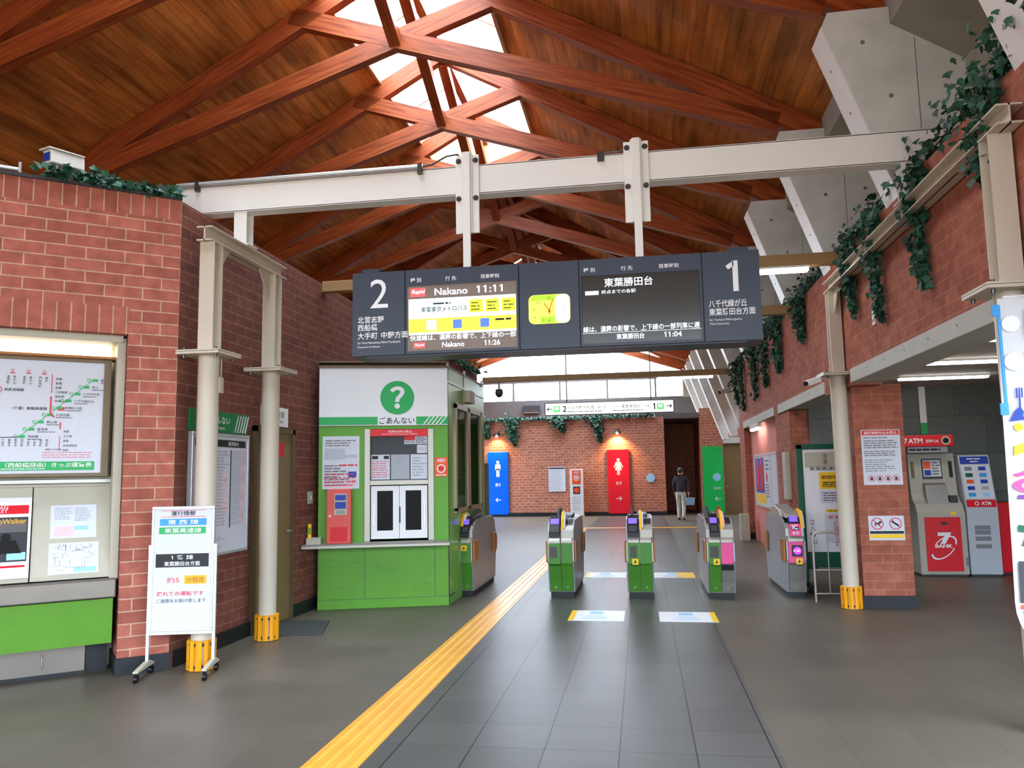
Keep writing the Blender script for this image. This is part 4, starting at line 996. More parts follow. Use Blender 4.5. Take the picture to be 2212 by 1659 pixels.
# ================================================================ TICKET GATES
PROF = [(.10, .07), (.075, .20), (.02, .40), (0, .47), (0, .70), (.03, .735), (.06, .80), (.10, .90), (.22, .965), (.30, .985)]
def gate(label, x0, x1, yf, L, style):
    """x across, y from the front edge into the hall; style: fronts left/right, which sides carry pads"""
    w = x1-x0
    g = thing('ticket_gate', label, 'ticket gate', ((x0+x1)/2, yf, 0), 0, 'ticket gates across the hall')
    back = [(L-y, z) for y, z in PROF][::-1]
    full = PROF+back
    MB().box(-w/2+.02, w/2-.02, .12, L-.10, 0, .07).build('plinth', 'skirt', g)
    t = .018
    for s_ in (-1, 1):
        a = s_*(w/2)
        MB().prism(full, 'x', min(a, a-s_*t), max(a, a-s_*t)).build('side_panel', 'gateside', g)
    # inner body a little inside the outline
    inn = [(y+.012, z) for y, z in PROF]+[(L-y-.012, z) for y, z in PROF][::-1]
    MB().prism(inn, 'x', -w/2+t, w/2-t).build('body', 'inoxD', g)
    if style['split']:
        cols = [(-w/2+t, 0, style['fl']), (0, w/2-t, style['fr'])]
    else: cols = [(-w/2+t, w/2-t, style['fl'])]
    for a, b, m in cols:
        dy = -.045 if (a < 0 and style['split'] and not style.get('flush')) else 0
        hi = MB(); hi.prism([(-.012+dy, .44), (-.012+dy, .70), (.03+dy, .70), (.03+dy, .44)], 'x', a+.003, b-.003)
        hi.build('front_panel', m, g, bevel=.004)
        lo = MB(); lo.prism([(.088, .085), (.063, .20), (.006, .41), (-.012+dy, .44), (.04, .44), (.10, .1)], 'x', a+.003, b-.003)
        lo.build('lower_panel', style.get('low', m) if a == 0 or not style['split'] else m, g)
        MB().prism([(-.012+dy, .70), (-.012+dy, .735), (.02+dy, .765), (.05+dy, .765), (.05+dy, .70)], 'x', a+.003, b-.003).build('top_lip', 'inox', g, bevel=.004)
        cx = (a+b)/2
        rn = MB().disc(cx, .135, .014, 0, r2=.010, n=14); rn.v = [(x, .074, z) for x, y, z in rn.v]; rn.build('lock', 'inox', g)
    # silver shoulder under the deck
    for a, b in ((-w/2+.005, -.01), (.01, w/2-.005)):
        MB().prism([(.03, .765), (.05, .86), (.12, .915), (.20, .93), (.20, .765)], 'x', a, b).build('shoulder', 'inox', g, smooth=False)
    # deck
    MB().prism([(.16, .93), (.24, .972), (.32, .992), (L-.32, .992), (L-.24, .972), (L-.16, .93)], 'x', -w/2+t, w/2-t).build('deck', 'black', g)
    for s_ in style['pads']:
        for y0 in (.03, L-.32):
            MB().prism([(y0, .45), (y0, .73), (y0+.22, .73), (y0+.29, .66), (y0+.29, .52), (y0+.22, .45)], 'x', *(sorted((s_*(w/2+.004), s_*(w/2+.026))))).build('barrier_flap', 'pad', g, bevel=.006)
    # card reader with screen, slot unit, card fin
    rx0, rx1 = style['reader']
    MB().prism([(.0, .77), (.0, .83), (.13, 1.0), (.28, 1.045), (.30, .97)], 'x', rx0, rx1).build('reader', 'black', g, bevel=.006)
    sl = lambda y, lift: .83+(y)*1.308+lift
    MB().face([(rx0+.015, .080, sl(.075, .012)), (rx1-.015, .080, sl(.075, .012)), (rx1-.015, .128, sl(.128, .008)), (rx0+.015, .128, sl(.128, .008))]).build('display', style.get('disp', 'scrpurple'), g)
    MB().face([(rx0+.02, .002, .842), (rx1-.02, .002, .842), (rx1-.02, .056, .912), (rx0+.02, .056, .912)]).build('touch_pad', 'dark', g)
    fn = style['fin']
    MB().prism([(.05, .86), (.09, 1.0), (.16, 1.08), (.30, 1.10), (.44, 1.06), (.50, .99), (.2, .93)], 'x', fn-.016, fn+.016).build('side_fin', 'amber', g, bevel=.004)
    MB().prism([(.075, .86), (.12, 1.0), (.18, 1.065), (.30, 1.08), (.42, 1.05), (.48, .99), (.2, .93)], 'x', fn+.017, fn+.034).build('fin_cover', 'white', g)
    if style.get('hump', True):
        MB().prism([(.62, .99), (.68, 1.06), (.85, 1.12), (1.02, 1.10), (1.05, .99)], 'x', -w/2+.06, -w/2+.10).prism([(.55, .99), (.60, 1.03), (.95, 1.05), (1.0, .99)], 'x', -.02, w/2-.06).build('ticket_unit', 'dark', g, bevel=.01)
    if style.get('slot'):
        a, b = style['slot']; oy = -.045 if style['split'] and not style.get('flush') else 0; MB().box(a, b, oy-.017, oy-.012, .52, .66).build('indicator', 'scrdark' if not style.get('ic') else 'black', g)
    if style.get('warn'):
        a, z = style['warn']
        wn = MB().box(a-.038, a+.038, -.0165, -.012, z, z+.072).build('warning_sticker', 'yellow', g)
        T = MB(); T.disc(a, z+.048, .009, -.0175); T.face([(a-.022, -.0175, z+.012), (a-.01, -.0175, z+.012), (a+.012, -.0175, z+.040), (a-.004, -.0175, z+.042)]); T.rect(a-.02, a+.024, z+.022, z+.03, -.0178); put(T, '注意', a, z-.024, .02, -.0165, 'C', w=.06); T.build('pictogram', 'ink', wn)
    return g
GL = 1.75
gA = gate('ticket gate with grey side and tan flap, tucked against the green booth', -2.43, -2.255, 10.45, GL, dict(split=False, fl='greenD', pads=(1,), reader=(-.075, .045), fin=-.06, warn=(-.02, .60)))
gB = gate('green fronted ticket gate at the end of the yellow tactile strip', -1.245, -.905, 10.40, GL, dict(split=True, fl='green' if False else 'greenD', fr='greenD', pads=(-1, 1), reader=(-.15, -.01), fin=.022, slot=(-.135, -.04)))
gC = gate('green fronted ticket gate in the middle, with a yellow sticker', -.235, .105, 10.40, GL, dict(split=True, flush=True, fl='greenD', fr='greenD', pads=(-1, 1), reader=(-.15, -.01), fin=.02, slot=(-.12, -.04), warn=(-.06, .43)))
gD = gate('ticket gate with a half green, half pink front', .765, 1.105, 10.38, GL, dict(split=True, flush=True, fl='greenD', fr='pink', low='inoxD', pads=(-1,), reader=(-.125, -.01), fin=.03, slot=(-.13, -.03), warn=(-.055, .43)))
MB().prism([(.004, .36), (-.006, .44), (.02, .44), (.03, .36)], 'x', .003, .15).build('dark_band', 'black', gD)
MB().prism([(.1, .76), (.13, .93), (.30, 1.03), (.5, 1.05), (.5, .93)], 'x', .055, .085).build('pink_fin', 'pink', gD)
MB().prism([(.25, .99), (.28, 1.10), (.40, 1.14), (.75, 1.06), (.75, .99)], 'x', .03, .05).build('red_fin', 'red', gD)
gE = gate('pink fronted card-only ticket gate nearest the framed poster', 1.745, 1.975, 10.50, GL, dict(split=False, fl='pink', low='inoxD', pads=(-1,), reader=(-.06, .07), fin=.095, slot=(-.055, .075), ic=True, warn=(.03, .425), hump=False))
MB().face([(-.062, -.005, .768), (.072, -.005, .768), (.072, -.005, .832), (-.062, -.005, .832)]).face([(-.062, -.005, .832), (.072, -.005, .832), (.072, .060, .918), (-.062, .060, .918)]).build('card_plate', 'pink', gE)
T = MB(); put(T, 'IC', .005, .85, .055, 0, 'C', bold=.03); put(T, '専用', .005, .785, .04, 0, 'C', w=.08); T.v = [(x, -.008+max(0, z-.832)*.756, z) for x, y, z in T.v]; T.build('lettering', 'white', gE)
MB().disc(.012, .59, .048, -.0185, n=20).build('lit_arrow', 'scrviolet', gE)
T = MB(); put(T, 'IC', .025, .575, .032, -.020, 'C', bold=.02); arrow(T, -.02, .59, .03, -.020, False); T.build('lettering', 'scrtext', gE)
MB().prism([(.40, .98), (.55, 1.08), (.9, 1.13), (1.2, 1.10), (1.35, .98)], 'x', -.10, .09).build('hood', 'inox', gE, bevel=.02)
MB().prism([(.12, .985), (.16, 1.03), (.34, 1.075), (.40, .99)], 'x', -.09, .08).build('reader_cover', 'inox', gE, bevel=.008)
# white floor stickers by the gates
def floor_sticker(label, x0, x1, y0, y1, tabs):
    o = thing('floor_sticker', label, 'floor sticker', ((x0+x1)/2, (y0+y1)/2, 0), 0, 'white guide stickers on the floor at the gates')
    MB().box(x0, x1, y0, y1, .0, .003).build('sheet', 'white', o, True)
    tb = MB()
    for a, b in tabs: tb.box(min(a, b), max(a, b), y0, y1, .0031, .0042)
    tb.build('yellow_tab', 'yellow', o, True)
    p = MB()
    w = x1-x0; p.box(x0+w*.35, x0+w*.6, y0+(y1-y0)*.62, y0+(y1-y0)*.9, .0043, .005)
    p.box(x0+w*.25, x0+w*.7, y0+(y1-y0)*.2, y0+(y1-y0)*.26, .0043, .005); p.box(x0+w*.3, x0+w*.66, y0+(y1-y0)*.4, y0+(y1-y0)*.46, .0043, .005)
    p.build('print', 'lightblue', o, True)
floor_sticker('white floor sticker with a yellow left edge in front of the first gate lane', -.86, -.25, 8.88, 9.52, [(-.86, -.80)])
floor_sticker('white floor sticker with a yellow right edge in front of the second gate lane', .13, .75, 8.88, 9.48, [(.69, .75)])
floor_sticker('white floor sticker between the gates at the far end of the first lane', -.93, -.30, 12.45, 13.1, [(-.93, -.88)])
floor_sticker('white floor sticker with a yellow right end at the far end of the second lane', .12, .74, 12.45, 13.1, [(.45, .74)])

# ================================================================ RIGHT: POSTERS, SIGN BOARD, RAILING
def fthing(name, label, cat, x, y, z, group=None): return thing(name, label, cat, (x, y, z), 0, group)
def ban(mb, x, z, r, y): mb.disc(x, z, r, y, r2=r*.86, n=24); a = .7*r; mb.face([(x-a, y, z+a*.86), (x-a*.86, y, z+a), (x+a, y, z-a*.86), (x+a*.86, y, z-a)][::-1])
o = fthing('warning_poster', 'white poster with a red heading on the brick pier by the cash machines', 'poster', 2.765, 9.878, 1.40)
MB().box(-.215, .215, -.003, 0, 0, .64).build('sheet', 'paper', o); MB().rect(-.205, .205, .578, .632, -.0045).build('heading_band', 'red', o)
T = MB(); put(T, '危険物持ち込み禁止', 0, .588, .034, -.006, 'C', w=.36, bold=.01); T.build('heading', 'white', o)
T = MB(); greek(T, -.19, .1, .535, .56, -.005, 1, seed=1); greek(T, -.19, .19, .42, .525, -.005, 4, seed=2, ragged=.1); greek(T, -.19, .17, .33, .40, -.005, 3, seed=3, ragged=.25); greek(T, -.19, .15, .15, .30, -.005, 6, seed=4, fill=.35); T.build('print', 'inkgrey', o)
T = MB()
for i in range(4): ban(T, -.125+.09*i, .075, .038, -.006)
T.build('ban_ring', 'red', o)
T = MB()
for i in range(4):
    x = -.125+.09*i; T.face([(x-.018, -.005, .055), (x+.018, -.005, .055), (x+.012, -.005, .085), (x, -.005, .098), (x-.012, -.005, .085)])
T.build('pictogram', 'ink', o)
o = fthing('smoking_ban_sign', 'small white sign with two red ban circles, low on the brick pier', 'sign', 2.765, 9.878, .765)
MB().box(-.195, .195, -.003, 0, 0, .28).build('sheet', 'paper', o); MB().rect(-.185, .185, .075, .105, -.0045).build('black_bar', 'ink', o); MB().rect(-.185, .185, .025, .068, -.0045).build('yellow_bar', 'yellow', o)
T = MB(); ban(T, -.10, .19, .068, -.006); ban(T, .10, .19, .068, -.006); T.build('ban_ring', 'inkred', o)
T = MB(); T.rect(-.125, -.07, .18, .202, -.005).disc(-.065, .208, .014, -.005); T.rect(-.125, -.115, .16, .18, -.005).rect(-.085, -.075, .16, .18, -.005).beam((.06, -.005, .215), (.135, -.005, .165), .002, .018); T.build('pictogram', 'ink', o)
SB = fthing('notice_board', 'standing notice board in a deep green frame behind the card-only gate', 'notice board', 2.64, 11.25, 0)
MB().box(-.50, .42, 0, .03, .30, 1.86).build('board', 'white', SB)
MB().box(-.58, -.50, -.02, .06, .08, 1.93).box(.42, .48, -.02, .06, .08, 1.93).box(-.58, .48, -.02, .06, 1.86, 1.93).box(-.5, .42, -.01, .04, .30, .50).build('frame', 'deepgreen', SB, bevel=.01)
for x in (-.52, .44):
    fo = MB().box(x-.03, x+.03, -.24, .28, .06, .10).build('foot', 'skirt', SB)
    for y in (-.2, .24): MB().cyl((x-.02, y, .03), (x+.02, y, .03), .03, n=12).build('caster', 'black', fo, smooth=True)
MB().rect(-.47, .4, 1.62, 1.82, -.001).build('heading_panel', 'beige', SB)
MB().rect(-.30, .38, 1.33, 1.55, -.002).rect(-.24, .38, 1.02, 1.06, -.002).build('yellow_panel', 'yellow', SB)
MB().rect(-.30, .38, 1.14, 1.31, -.002).rect(-.26, .38, .62, 1.01, -.002).build('lilac_panel', 'paper', SB)
T = MB(); put(T, '注', -.21, 1.74, .06, -.004, 'C'); put(T, '意', -.21, 1.66, .06, -.004, 'C'); put(T, '東葉高速線のご利用', -.42, 1.575, .05, -.004, w=.7, bold=.01)
put(T, '期間限定パス', -.27, 1.46, .05, -.004, w=.4, bold=.01); greek(T, -.26, .3, 1.35, 1.43, -.004, 3, seed=1); greek(T, -.22, .3, 1.03, 1.05, -.004, 1, seed=4); greek(T, -.26, .3, 1.16, 1.29, -.004, 4, seed=3, fill=.3)
put(T, '立入り', -.42, .86, .075, -.004, vert=True); put(T, '外の目的で', .13, .86, .075, -.004, 'C', vert=True); put(T, '以', -.42, .6, .06, -.004)
T.build('lettering', 'ink', SB)
T = MB(); put(T, '重要', .0, 1.68, .1, -.004, w=.2, bold=.02); put(T, '必要です', -.12, .84, .08, -.004, 'C', vert=True); put(T, '乗車人場券', -.22, .93, .05, -.004, w=.4, bold=.01); T.build('lettering', 'inkred', SB)
rl = fthing('railing', 'bent steel tube railing between the card-only gate and the steel column', 'railing', 2.1, 10.6, 0)
def hoop(x0, x1, y, z): return [(x0, y, 0), (x0, y, z-.06), (x0+.02, y, z-.02), (x0+.06, y, z), (x1-.06, y, z), (x1-.02, y, z-.02), (x1, y, z-.06), (x1, y, 0)]
MB().tube(hoop(2.02, 2.36, 10.28, .83), .014, 10).build('hoop', 'inox', rl, True, smooth=True)
MB().cyl((2.02, 10.28, .38), (2.36, 10.28, .38), .009).cyl((2.02, 10.28, .10), (2.36, 10.28, .10), .009).cyl((2.19, 10.28, .1), (2.19, 10.28, .83), .007).build('rail', 'inox', rl, True, smooth=True)
o = thing('wall_box', 'flat beige box on the brick pier left of the green notice board', 'box', (2.43, 13.9, 1.1), -PI/2)
MB().box(-.14, .14, -.09, 0, 0, .78).build('housing', 'beige', o, bevel=.012)
o = thing('framed_poster', 'framed travel poster on the pink wall between the brick piers', 'poster', (2.56, 17.35, .82), -PI/2)
MB().box(-1.5, 1.5, -.02, 0, 0, 1.1).build('sheet', 'paper', o)
MB().box(-1.54, 1.54, -.03, 0, 1.08, 1.12).box(-1.54, 1.54, -.03, 0, -.02, .02).box(-1.54, -1.5, -.03, 0, 0, 1.1).box(1.5, 1.54, -.03, 0, 0, 1.1).box(.72, .80, -.03, 0, 0, 1.1).build('frame', 'alu', o)
MB().rect(-1.4, -.15, .28, 1.03, -.022).build('photo', 'inkblue', o); MB().rect(-1.25, -.85, .33, .85, -.024).rect(-.7, -.3, .33, .9, -.024).disc(.2, .62, .10, -.024, n=16).build('photo_figure', 'red', o); MB().disc(-1.05, .92, .1, -.024, n=14).disc(-.5, .95, .1, -.024, n=14).rect(-1.1, -.95, .4, .8, -.0255).build('photo_figure', 'pink', o)
MB().rect(-1.4, 0, .06, .26, -.022).build('yellow_panel', 'yellow', o)
T = MB(); greek(T, .0, .6, .2, .5, -.022, 5, seed=2); greek(T, 0, .6, .75, 1.0, -.022, 3, seed=3); T.build('print', 'inkgrey', o)
o = thing('wall_lamp', 'short lit strip lamp under the concrete lintel above the framed poster', 'lamp', (2.42, 17.6, 2.5), 0, None)
MB().box(2.38, 2.46, 17.0, 18.2, 2.48, 2.57).build('housing', 'steelW', o, True); MB().box(2.385, 2.455, 17.05, 18.15, 2.44, 2.48).build('diffuser', 'tube', o, True)
o = thing('utility_box', 'low beige box on the floor at the far brick pier', 'box', (2.3, 19.1, 0), 0)
MB().box(-.12, .08, -.15, .15, 0, .6).build('housing', 'beige', o, bevel=.01); MB().box(-.122, -.12, -.1, .1, .1, .5).build('cover', 'atm', o)
o = thing('wall_label', 'small white plate on the long brick wall under the ivy', 'sign', (2.418, 8.55, 3.06), -PI/2)
MB().box(-.04, .04, -.012, 0, 0, .15).build('plate', 'white', o); MB().rect(-.025, .025, .03, .06, -.014).build('print', 'inkgrey', o)

# ================================================================ CASH MACHINES
A = fthing('cash_machine', 'taupe cash machine with a red top sign and red bank panel in the alcove', 'cash machine', 4.32, 12.7, 0)
MB().prism([(-.02, .03), (-.02, .92), (.02, .98), (.06, 1.05), (.14, 1.10), (.20, 1.20), (.26, 1.80), (.75, 1.84), (.75, .03)], 'x', -.33, .33).build('body', 'atm', A, bevel=.008)
MB().box(-.32, .32, .02, .75, 0, .03).build('plinth', 'dark', A)
sg = MB().box(-.45, .26, .02, .5, 1.90, 2.07).build('top_sign', 'red', A, bevel=.01)
T = MB(); put(T, '7', -.43, 1.95, .075, .017, bold=.03); put(T, 'ATM', -.37, 1.95, .075, .017, w=.20, bold=.03); put(T, '即時OK', -.12, 1.955, .05, .017, w=.18, bold=.01); T.build('lettering', 'white', sg)
MB().disc(.155, 1.985, .065, .016).build('camera_ring', 'beige', sg); MB().disc(.155, 1.985, .042, .014).ball((.155, .02, 1.985), .03).build('camera_lens', 'black', sg)
MB().box(-.36, .20, .10, .5, 1.81, 1.90).build('card_strip', 'kiosk', A); T = MB(); greek(T, -.34, .1, 1.835, 1.875, .098, 1, seed=3, ragged=0, fill=.7); T.build('card_logos', 'ink', A)
def onface(mb): mb.v = [(x, y+.196+(z-1.20)*.10, z) for x, y, z in mb.v]; return mb
onface(MB().box(-.14, .14, -.012, .0, 1.42, 1.72)).build('screen_surround', 'dark', A)
onface(MB().rect(-.125, .125, 1.45, 1.70, -.014)).build('screen', 'paper', A)
onface(MB().rect(-.12, -.02, 1.57, 1.68, -.016)).build('screen_picture', 'orange', A); onface(MB().rect(-.11, -.02, 1.47, 1.55, -.016)).build('screen_picture', 'scrpurple' if False else 'inkblue', A)
T = MB(); greek(T, .0, .115, 1.47, 1.68, -.016, 5, seed=2); onface(T).build('print', 'inkgrey', A)
MB().prism([(.06, 1.05), (.10, 1.09), (.195, 1.20), (.20, 1.36), (.12, 1.33)], 'x', -.15, .15).build('cash_tray', 'inoxD', A, bevel=.005)
MB().box(.17, .28, .08, .2, 1.02, 1.17).build('keypad', 'dark', A)
onface(MB().box(.24, .28, -.03, 0, 1.44, 1.68)).build('handset', 'black', A)
onface(MB().box(-.29, -.255, -.02, 0, 1.44, 1.68)).build('handset_cradle', 'bronze', A)
rp = MB().box(-.24, .25, -.032, -.02, .08, .86).build('red_panel', 'red', A)
MB().box(-.02, .07, -.036, -.032, .75, .79).build('lock', 'black', rp)
T = MB(); put(T, '7', .02, .42, .22, -.0345, 'C', w=.19, bold=.045)
for i in range(30):
    a, b = 2*PI*i/30, 2*PI*(i+1)/30
    def E_(t, k): u, v = .215*k*math.cos(t), .12*k*math.sin(t); c, s_ = math.cos(.75), math.sin(.75); return (.0+u*c-v*s_, -.0342, .42+u*s_+v*c)
    if not (8 < i < 13): T.face([E_(a, .90), E_(b, .90), E_(b, 1.02), E_(a, 1.02)])
T.build('logo', 'white', rp)
MB().rect(-.155, .165, .412, .475, -.0348).build('logo_bar', 'red', rp)
T = MB(); put(T, 'BANK', .0, .418, .052, -.036, 'C', w=.24, bold=.035); T.build('lettering', 'white', rp)
MB().box(.29, .33, -.022, -.02, .15, .28).build('vent', 'inkgrey', A); MB().rect(.13, .2, .89, .94, -.024).build('sticker', 'yellow', A)
K = fthing('card_kiosk', 'grey card kiosk with a blue heading and vents beside the cash machine', 'kiosk', 4.89, 12.72, 0)
MB().prism([(-.02, .03), (-.02, .98), (.16, 1.76), (.5, 1.78), (.55, .03)], 'x', -.215, .215).build('body', 'kiosk', K, bevel=.008)
MB().box(-.2, .2, 0, .5, 0, .03).build('plinth', 'dark', K)
def onk(mb): mb.v = [(x, -.022+(z-.98)*.2308+y, z) for x, y, z in mb.v]; return mb
onk(MB().rect(-.195, .195, 1.12, 1.62, -.003)).build('card_panel', 'paper', K); onk(MB().rect(-.195, .195, 1.63, 1.74, -.003)).build('blue_heading', 'inkblue', K)
onk(MB().rect(-.2, .2, 1.0, 1.105, -.003)).build('red_footer', 'red', K)
T = MB(); put(T, 'ATM', -.0, 1.025, .055, -.006, w=.13, bold=.02); T.disc(-.06, 1.052, .03, -.006, r2=.02); greek(T, -.1, .1, 1.69, 1.72, -.006, 1, seed=1, ragged=0); greek(T, -.06, .06, 1.65, 1.68, -.006, 1, seed=2, ragged=0); onk(T).build('lettering', 'white', K)
for i in range(5):
    for j in range(2):
        cm = ['inkgrey', 'inkblue', 'deepgreen', 'skyblue', 'orange', 'inkblue', 'inkblue', 'inkfaint', 'skyblue', 'lightblue'][i*2+j]
        x, z = -.10+.19*j, 1.56-.095*i; onk(MB().rect(x-.05, x+.05, z-.028, z+.028, -.006)).build('card_logo', cm, K)
v = MB()
for z in (.43, .54, .63, .70): v.box(-.12, .09, -.026, -.02, z-.025, z+.035)
v.build('vent', 'inkgrey', K)
o = fthing('red_kiosk', 'dark red cabinet beside the card kiosk, half hidden by the flag', 'cabinet', 5.3, 12.95, 0)
MB().box(-.16, .3, 0, .5, .03, 1.05).build('body', 'red', o, bevel=.01); MB().box(-.15, .29, .02, .48, 0, .03).build('plinth', 'dark', o)
o = fthing('wall_board', 'narrow white strip with a green end on the grey tile wall above the cash machine', 'sign', 4.47, 13.585, 2.12)
MB().box(-.05, .05, -.012, 0, .18, .76).build('strip', 'white', o); MB().box(-.05, .05, -.012, 0, 0, .18).build('green_end', 'signgreen', o)
for i, (x0, x1, y, lab) in enumerate(((3.3, 4.5, 10.25, 'lit strip light in the alcove ceiling, in front of the cash machine'), (3.65, 4.85, 12.0, 'lit strip light in the alcove ceiling, deepest above the cash machine'), (3.35, 4.55, 8.45, 'lit strip light in the alcove ceiling, first behind the flag'))):
    o = thing('strip_light', lab, 'ceiling light', ((x0+x1)/2, y, 2.88), 0, 'strip lights in the alcove ceiling')
    MB().box(x0, x1, y-.07, y+.07, 2.855, 2.88).build('housing', 'steelW', o, True); MB().box(x0+.02, x1-.02, y-.06, y+.06, 2.83, 2.855).build('diffuser', 'tube', o, True)
tag(MB().box(4.55, 5.1, 10.3, 10.75, 0, .012).build('floor_mat', 'mat'), 'small dark mat on the alcove floor behind the flag', 'mat')

# ================================================================ ADVERTISING FLAG (right edge)
FL = fthing('advertising_flag', 'tall white advertising flag with bright letters at the right edge', 'flag', 2.35, 5.2, .5)
YFL = 5.16
def flag_pt(u, z):      # u across 0..0.55, slight curl of the cloth
    edge = 2.175-(2.6-z)*.03+.008*math.sin(z*2.2)
    if z < .8: edge += (.8-z)**2*1.6
    return (edge+u, YFL+.012*math.sin(u*7+z*1.2)+.006*math.sin(z*3), z)
b = MB(); nu, nz = 10, 34
vs = [flag_pt(.5*i/nu, .56+(2.61-.56)*j/nz) for j in range(nz+1) for i in range(nu+1)]
vs = vs+[(x, y+.003, z) for x, y, z in vs]; n0 = (nu+1)*(nz+1)
fs = [(j*(nu+1)+i, j*(nu+1)+i+1, (j+1)*(nu+1)+i+1, (j+1)*(nu+1)+i) for j in range(nz) for i in range(nu)]
b.mesh(vs, fs+[tuple(n0+k for k in f[::-1]) for f in fs]); b.build('cloth', 'sleeve_sign', FL, True, smooth=True)
def flag_art(mb): mb.v = [(lambda p: (p[0], p[1]-.014-y, p[2]))(flag_pt(x, z)) for x, y, z in mb.v]; return mb
def fput(ch, x, z, h, w, m, bold=.05):
    mb = MB(); put(mb, ch, x, z, h, 0, 'L', w=w, bold=bold); flag_art(mb).build('letter', m, FL, True)
fput('N', .14, 2.36, .17, .2, 'green'); fput('た', .135, 2.09, .22, .2, 'green'); fput('ク', .09, 1.74, .30, .2, 'skyblue')
fput('ノ', .025, 1.53, .10, .16, 'pink'); fput('O', .02, 1.435, .09, .2, 'pink'); fput('ち', .035, 1.07, .21, .22, 'deepgreen')
flag_art(MB().rect(.045, .4, 1.40, 1.425, 0).rect(.08, .4, 1.30, 1.33, 0)).build('purple_bar', 'purple', FL, True)
flag_art(MB().disc(.065, 2.45, .05, 0)).build('cloud', 'white', FL, True); flag_art(MB().disc(.075, 2.22, .055, 0)).build('cloud', 'white', FL, True)
flag_art(MB().rect(.085, .095, 1.93, 2.02, 0).face([(.03, 0, 1.86), (.115, 0, 1.87), (.105, 0, 1.92), (.09, 0, 1.95), (.06, 0, 1.92)]).rect(.072, .08, 2.0, 2.06, 0).rect(.086, .094, 2.0, 2.06, 0).rect(.1, .108, 2.0, 2.06, 0)).build('fork', 'inkblue', FL, True)
flag_art(MB().disc(.075, 1.825, .024, 0).face([(.04, 0, 1.655), (.12, 0, 1.685), (.12, 0, 1.735), (.045, 0, 1.715)])).build('orange_shape', 'amber', FL, True)
flag_art(MB().rect(.025, .5, .80, 1.04, 0)).build('photo', 'dark', FL, True); flag_art(MB().rect(.025, .5, .765, .79, 0)).build('red_line', 'orange', FL, True)
flag_art(MB().rect(.035, .5, .62, .76, 0)).build('photo', 'panelbrown', FL, True)
MB().cyl((2.20, YFL-.0, 2.615), (2.75, YFL+.05, 2.635), .009).build('crossbar', 'white', FL, True)
lo = MB()
for z in (2.50, 1.9): lo.box(2.135, 2.18, YFL-.004, YFL+.008, z-.0, z+.07)
lo.box(2.162, 2.178, YFL-.003, YFL+.005, 1.9, 2.57); lo.build('blue_edge', 'skyblue', FL, True)
MB().cyl((2.62, 5.2, .03), (2.62, 5.2, 2.64), .014, n=10).build('pole', 'white', FL, True); MB().box(2.47, 2.80, 5.05, 5.38, 0, .05).build('base', 'dark', FL, True, bevel=.02)

# ================================================================ FAR END: TOILET SIGNS, AED STAND, HANGING SIGN, CAMERAS
def pict_man(mb, x, z, h, y):
    mb.disc(x, z+h*.90, h*.095, y, n=18)
    mb.face(rrect(x-h*.17, x+h*.17, z+h*.40, z+h*.78, h*.08, y, 3))
    mb.rect(x-h*.10, x-h*.012, z, z+h*.5, y).rect(x+h*.012, x+h*.10, z, z+h*.5, y); return mb
def pict_woman(mb, x, z, h, y):
    mb.disc(x, z+h*.90, h*.095, y, n=18)
    mb.face([(x+h*a, y, z+h*c) for a, c in ((-.2, .28), (.2, .28), (.11, .78), (-.11, .78))])
    mb.face([(x+h*a, y, z+h*c) for a, c in ((.08, .74), (.24, .42), (.29, .45), (.14, .78))]); mb.face([(x-h*a, y, z+h*c) for a, c in ((.14, .78), (.29, .45), (.24, .42), (.08, .74))])
    mb.rect(x-h*.085, x-h*.012, z, z+h*.3, y).rect(x+h*.012, x+h*.085, z, z+h*.3, y); return mb
def toilet_sign(label, x, m, pict, txt, right, yy=29.93, w=.80, h=2.36):
    o = fthing('toilet_sign', label, 'sign', x, yy, .08)
    MB().box(-w/2, w/2, 0, .06, 0, h).build('panel', m, o, bevel=.01)
    T = MB(); pict(T, 0, 1.42, .62, -.003)
    put(T, txt, 0, 1.05, .13, -.003, 'C', w=.22, bold=.02); arrow(T, 0, .55, .22, -.003, right); T.build('pictogram', 'white', o); return o
toilet_sign('blue men\'s toilet sign panel on the far brick wall', -5.42, 'blue', pict_man, '男子', False)
toilet_sign('red women\'s toilet sign panel on the far brick wall', -.865, 'redbright', pict_woman, '女子', True)
gs = fthing('toilet_sign', 'green sign panel with a left arrow beside the dark passage', 'sign', 2.56, 29.93, .06)
MB().box(-.36, .36, 0, .06, 0, 2.42).build('panel', 'greenbright', gs, bevel=.01)
MB().disc(.12, 1.30, .14, -.003).build('round_mark', 'lightblue', gs); T = MB(); arrow(T, .12, .52, .22, -.004, False); put(T, '多目的', .12, .85, .10, -.004, 'C', w=.26); T.build('pictogram', 'white', gs)
o = fthing('round_notice', 'round pale blue mark on the far brick wall left of the dark passage', 'sign', .30, 29.99, 1.22)
MB().cyl((0, 0, .15), (0, -.015, .15), .16, n=24).build('disc', 'lightblue', o)
o = fthing('wall_notice', 'white timetable sheet on the far brick wall between the toilet signs', 'notice', -3.17, 29.98, .92)
MB().box(-.32, .32, -.01, 0, 0, .92).build('sheet', 'paper', o); MB().rect(-.3, .3, .84, .89, -.012).build('heading_band', 'ink', o); T = MB(); greek(T, -.29, .29, .05, .8, -.012, 16, seed=1, fill=.3); T.build('print', 'inkfaint', o)
AD = fthing('aed_stand', 'slim white and orange defibrillator stand before the far brick wall', 'stand', -2.42, 29.7, 0)
MB().box(-.24, .24, 0, .25, .04, 1.74).build('body', 'white', AD, bevel=.01); MB().box(-.26, .26, -.02, .27, 0, .04).build('base', 'beige', AD)
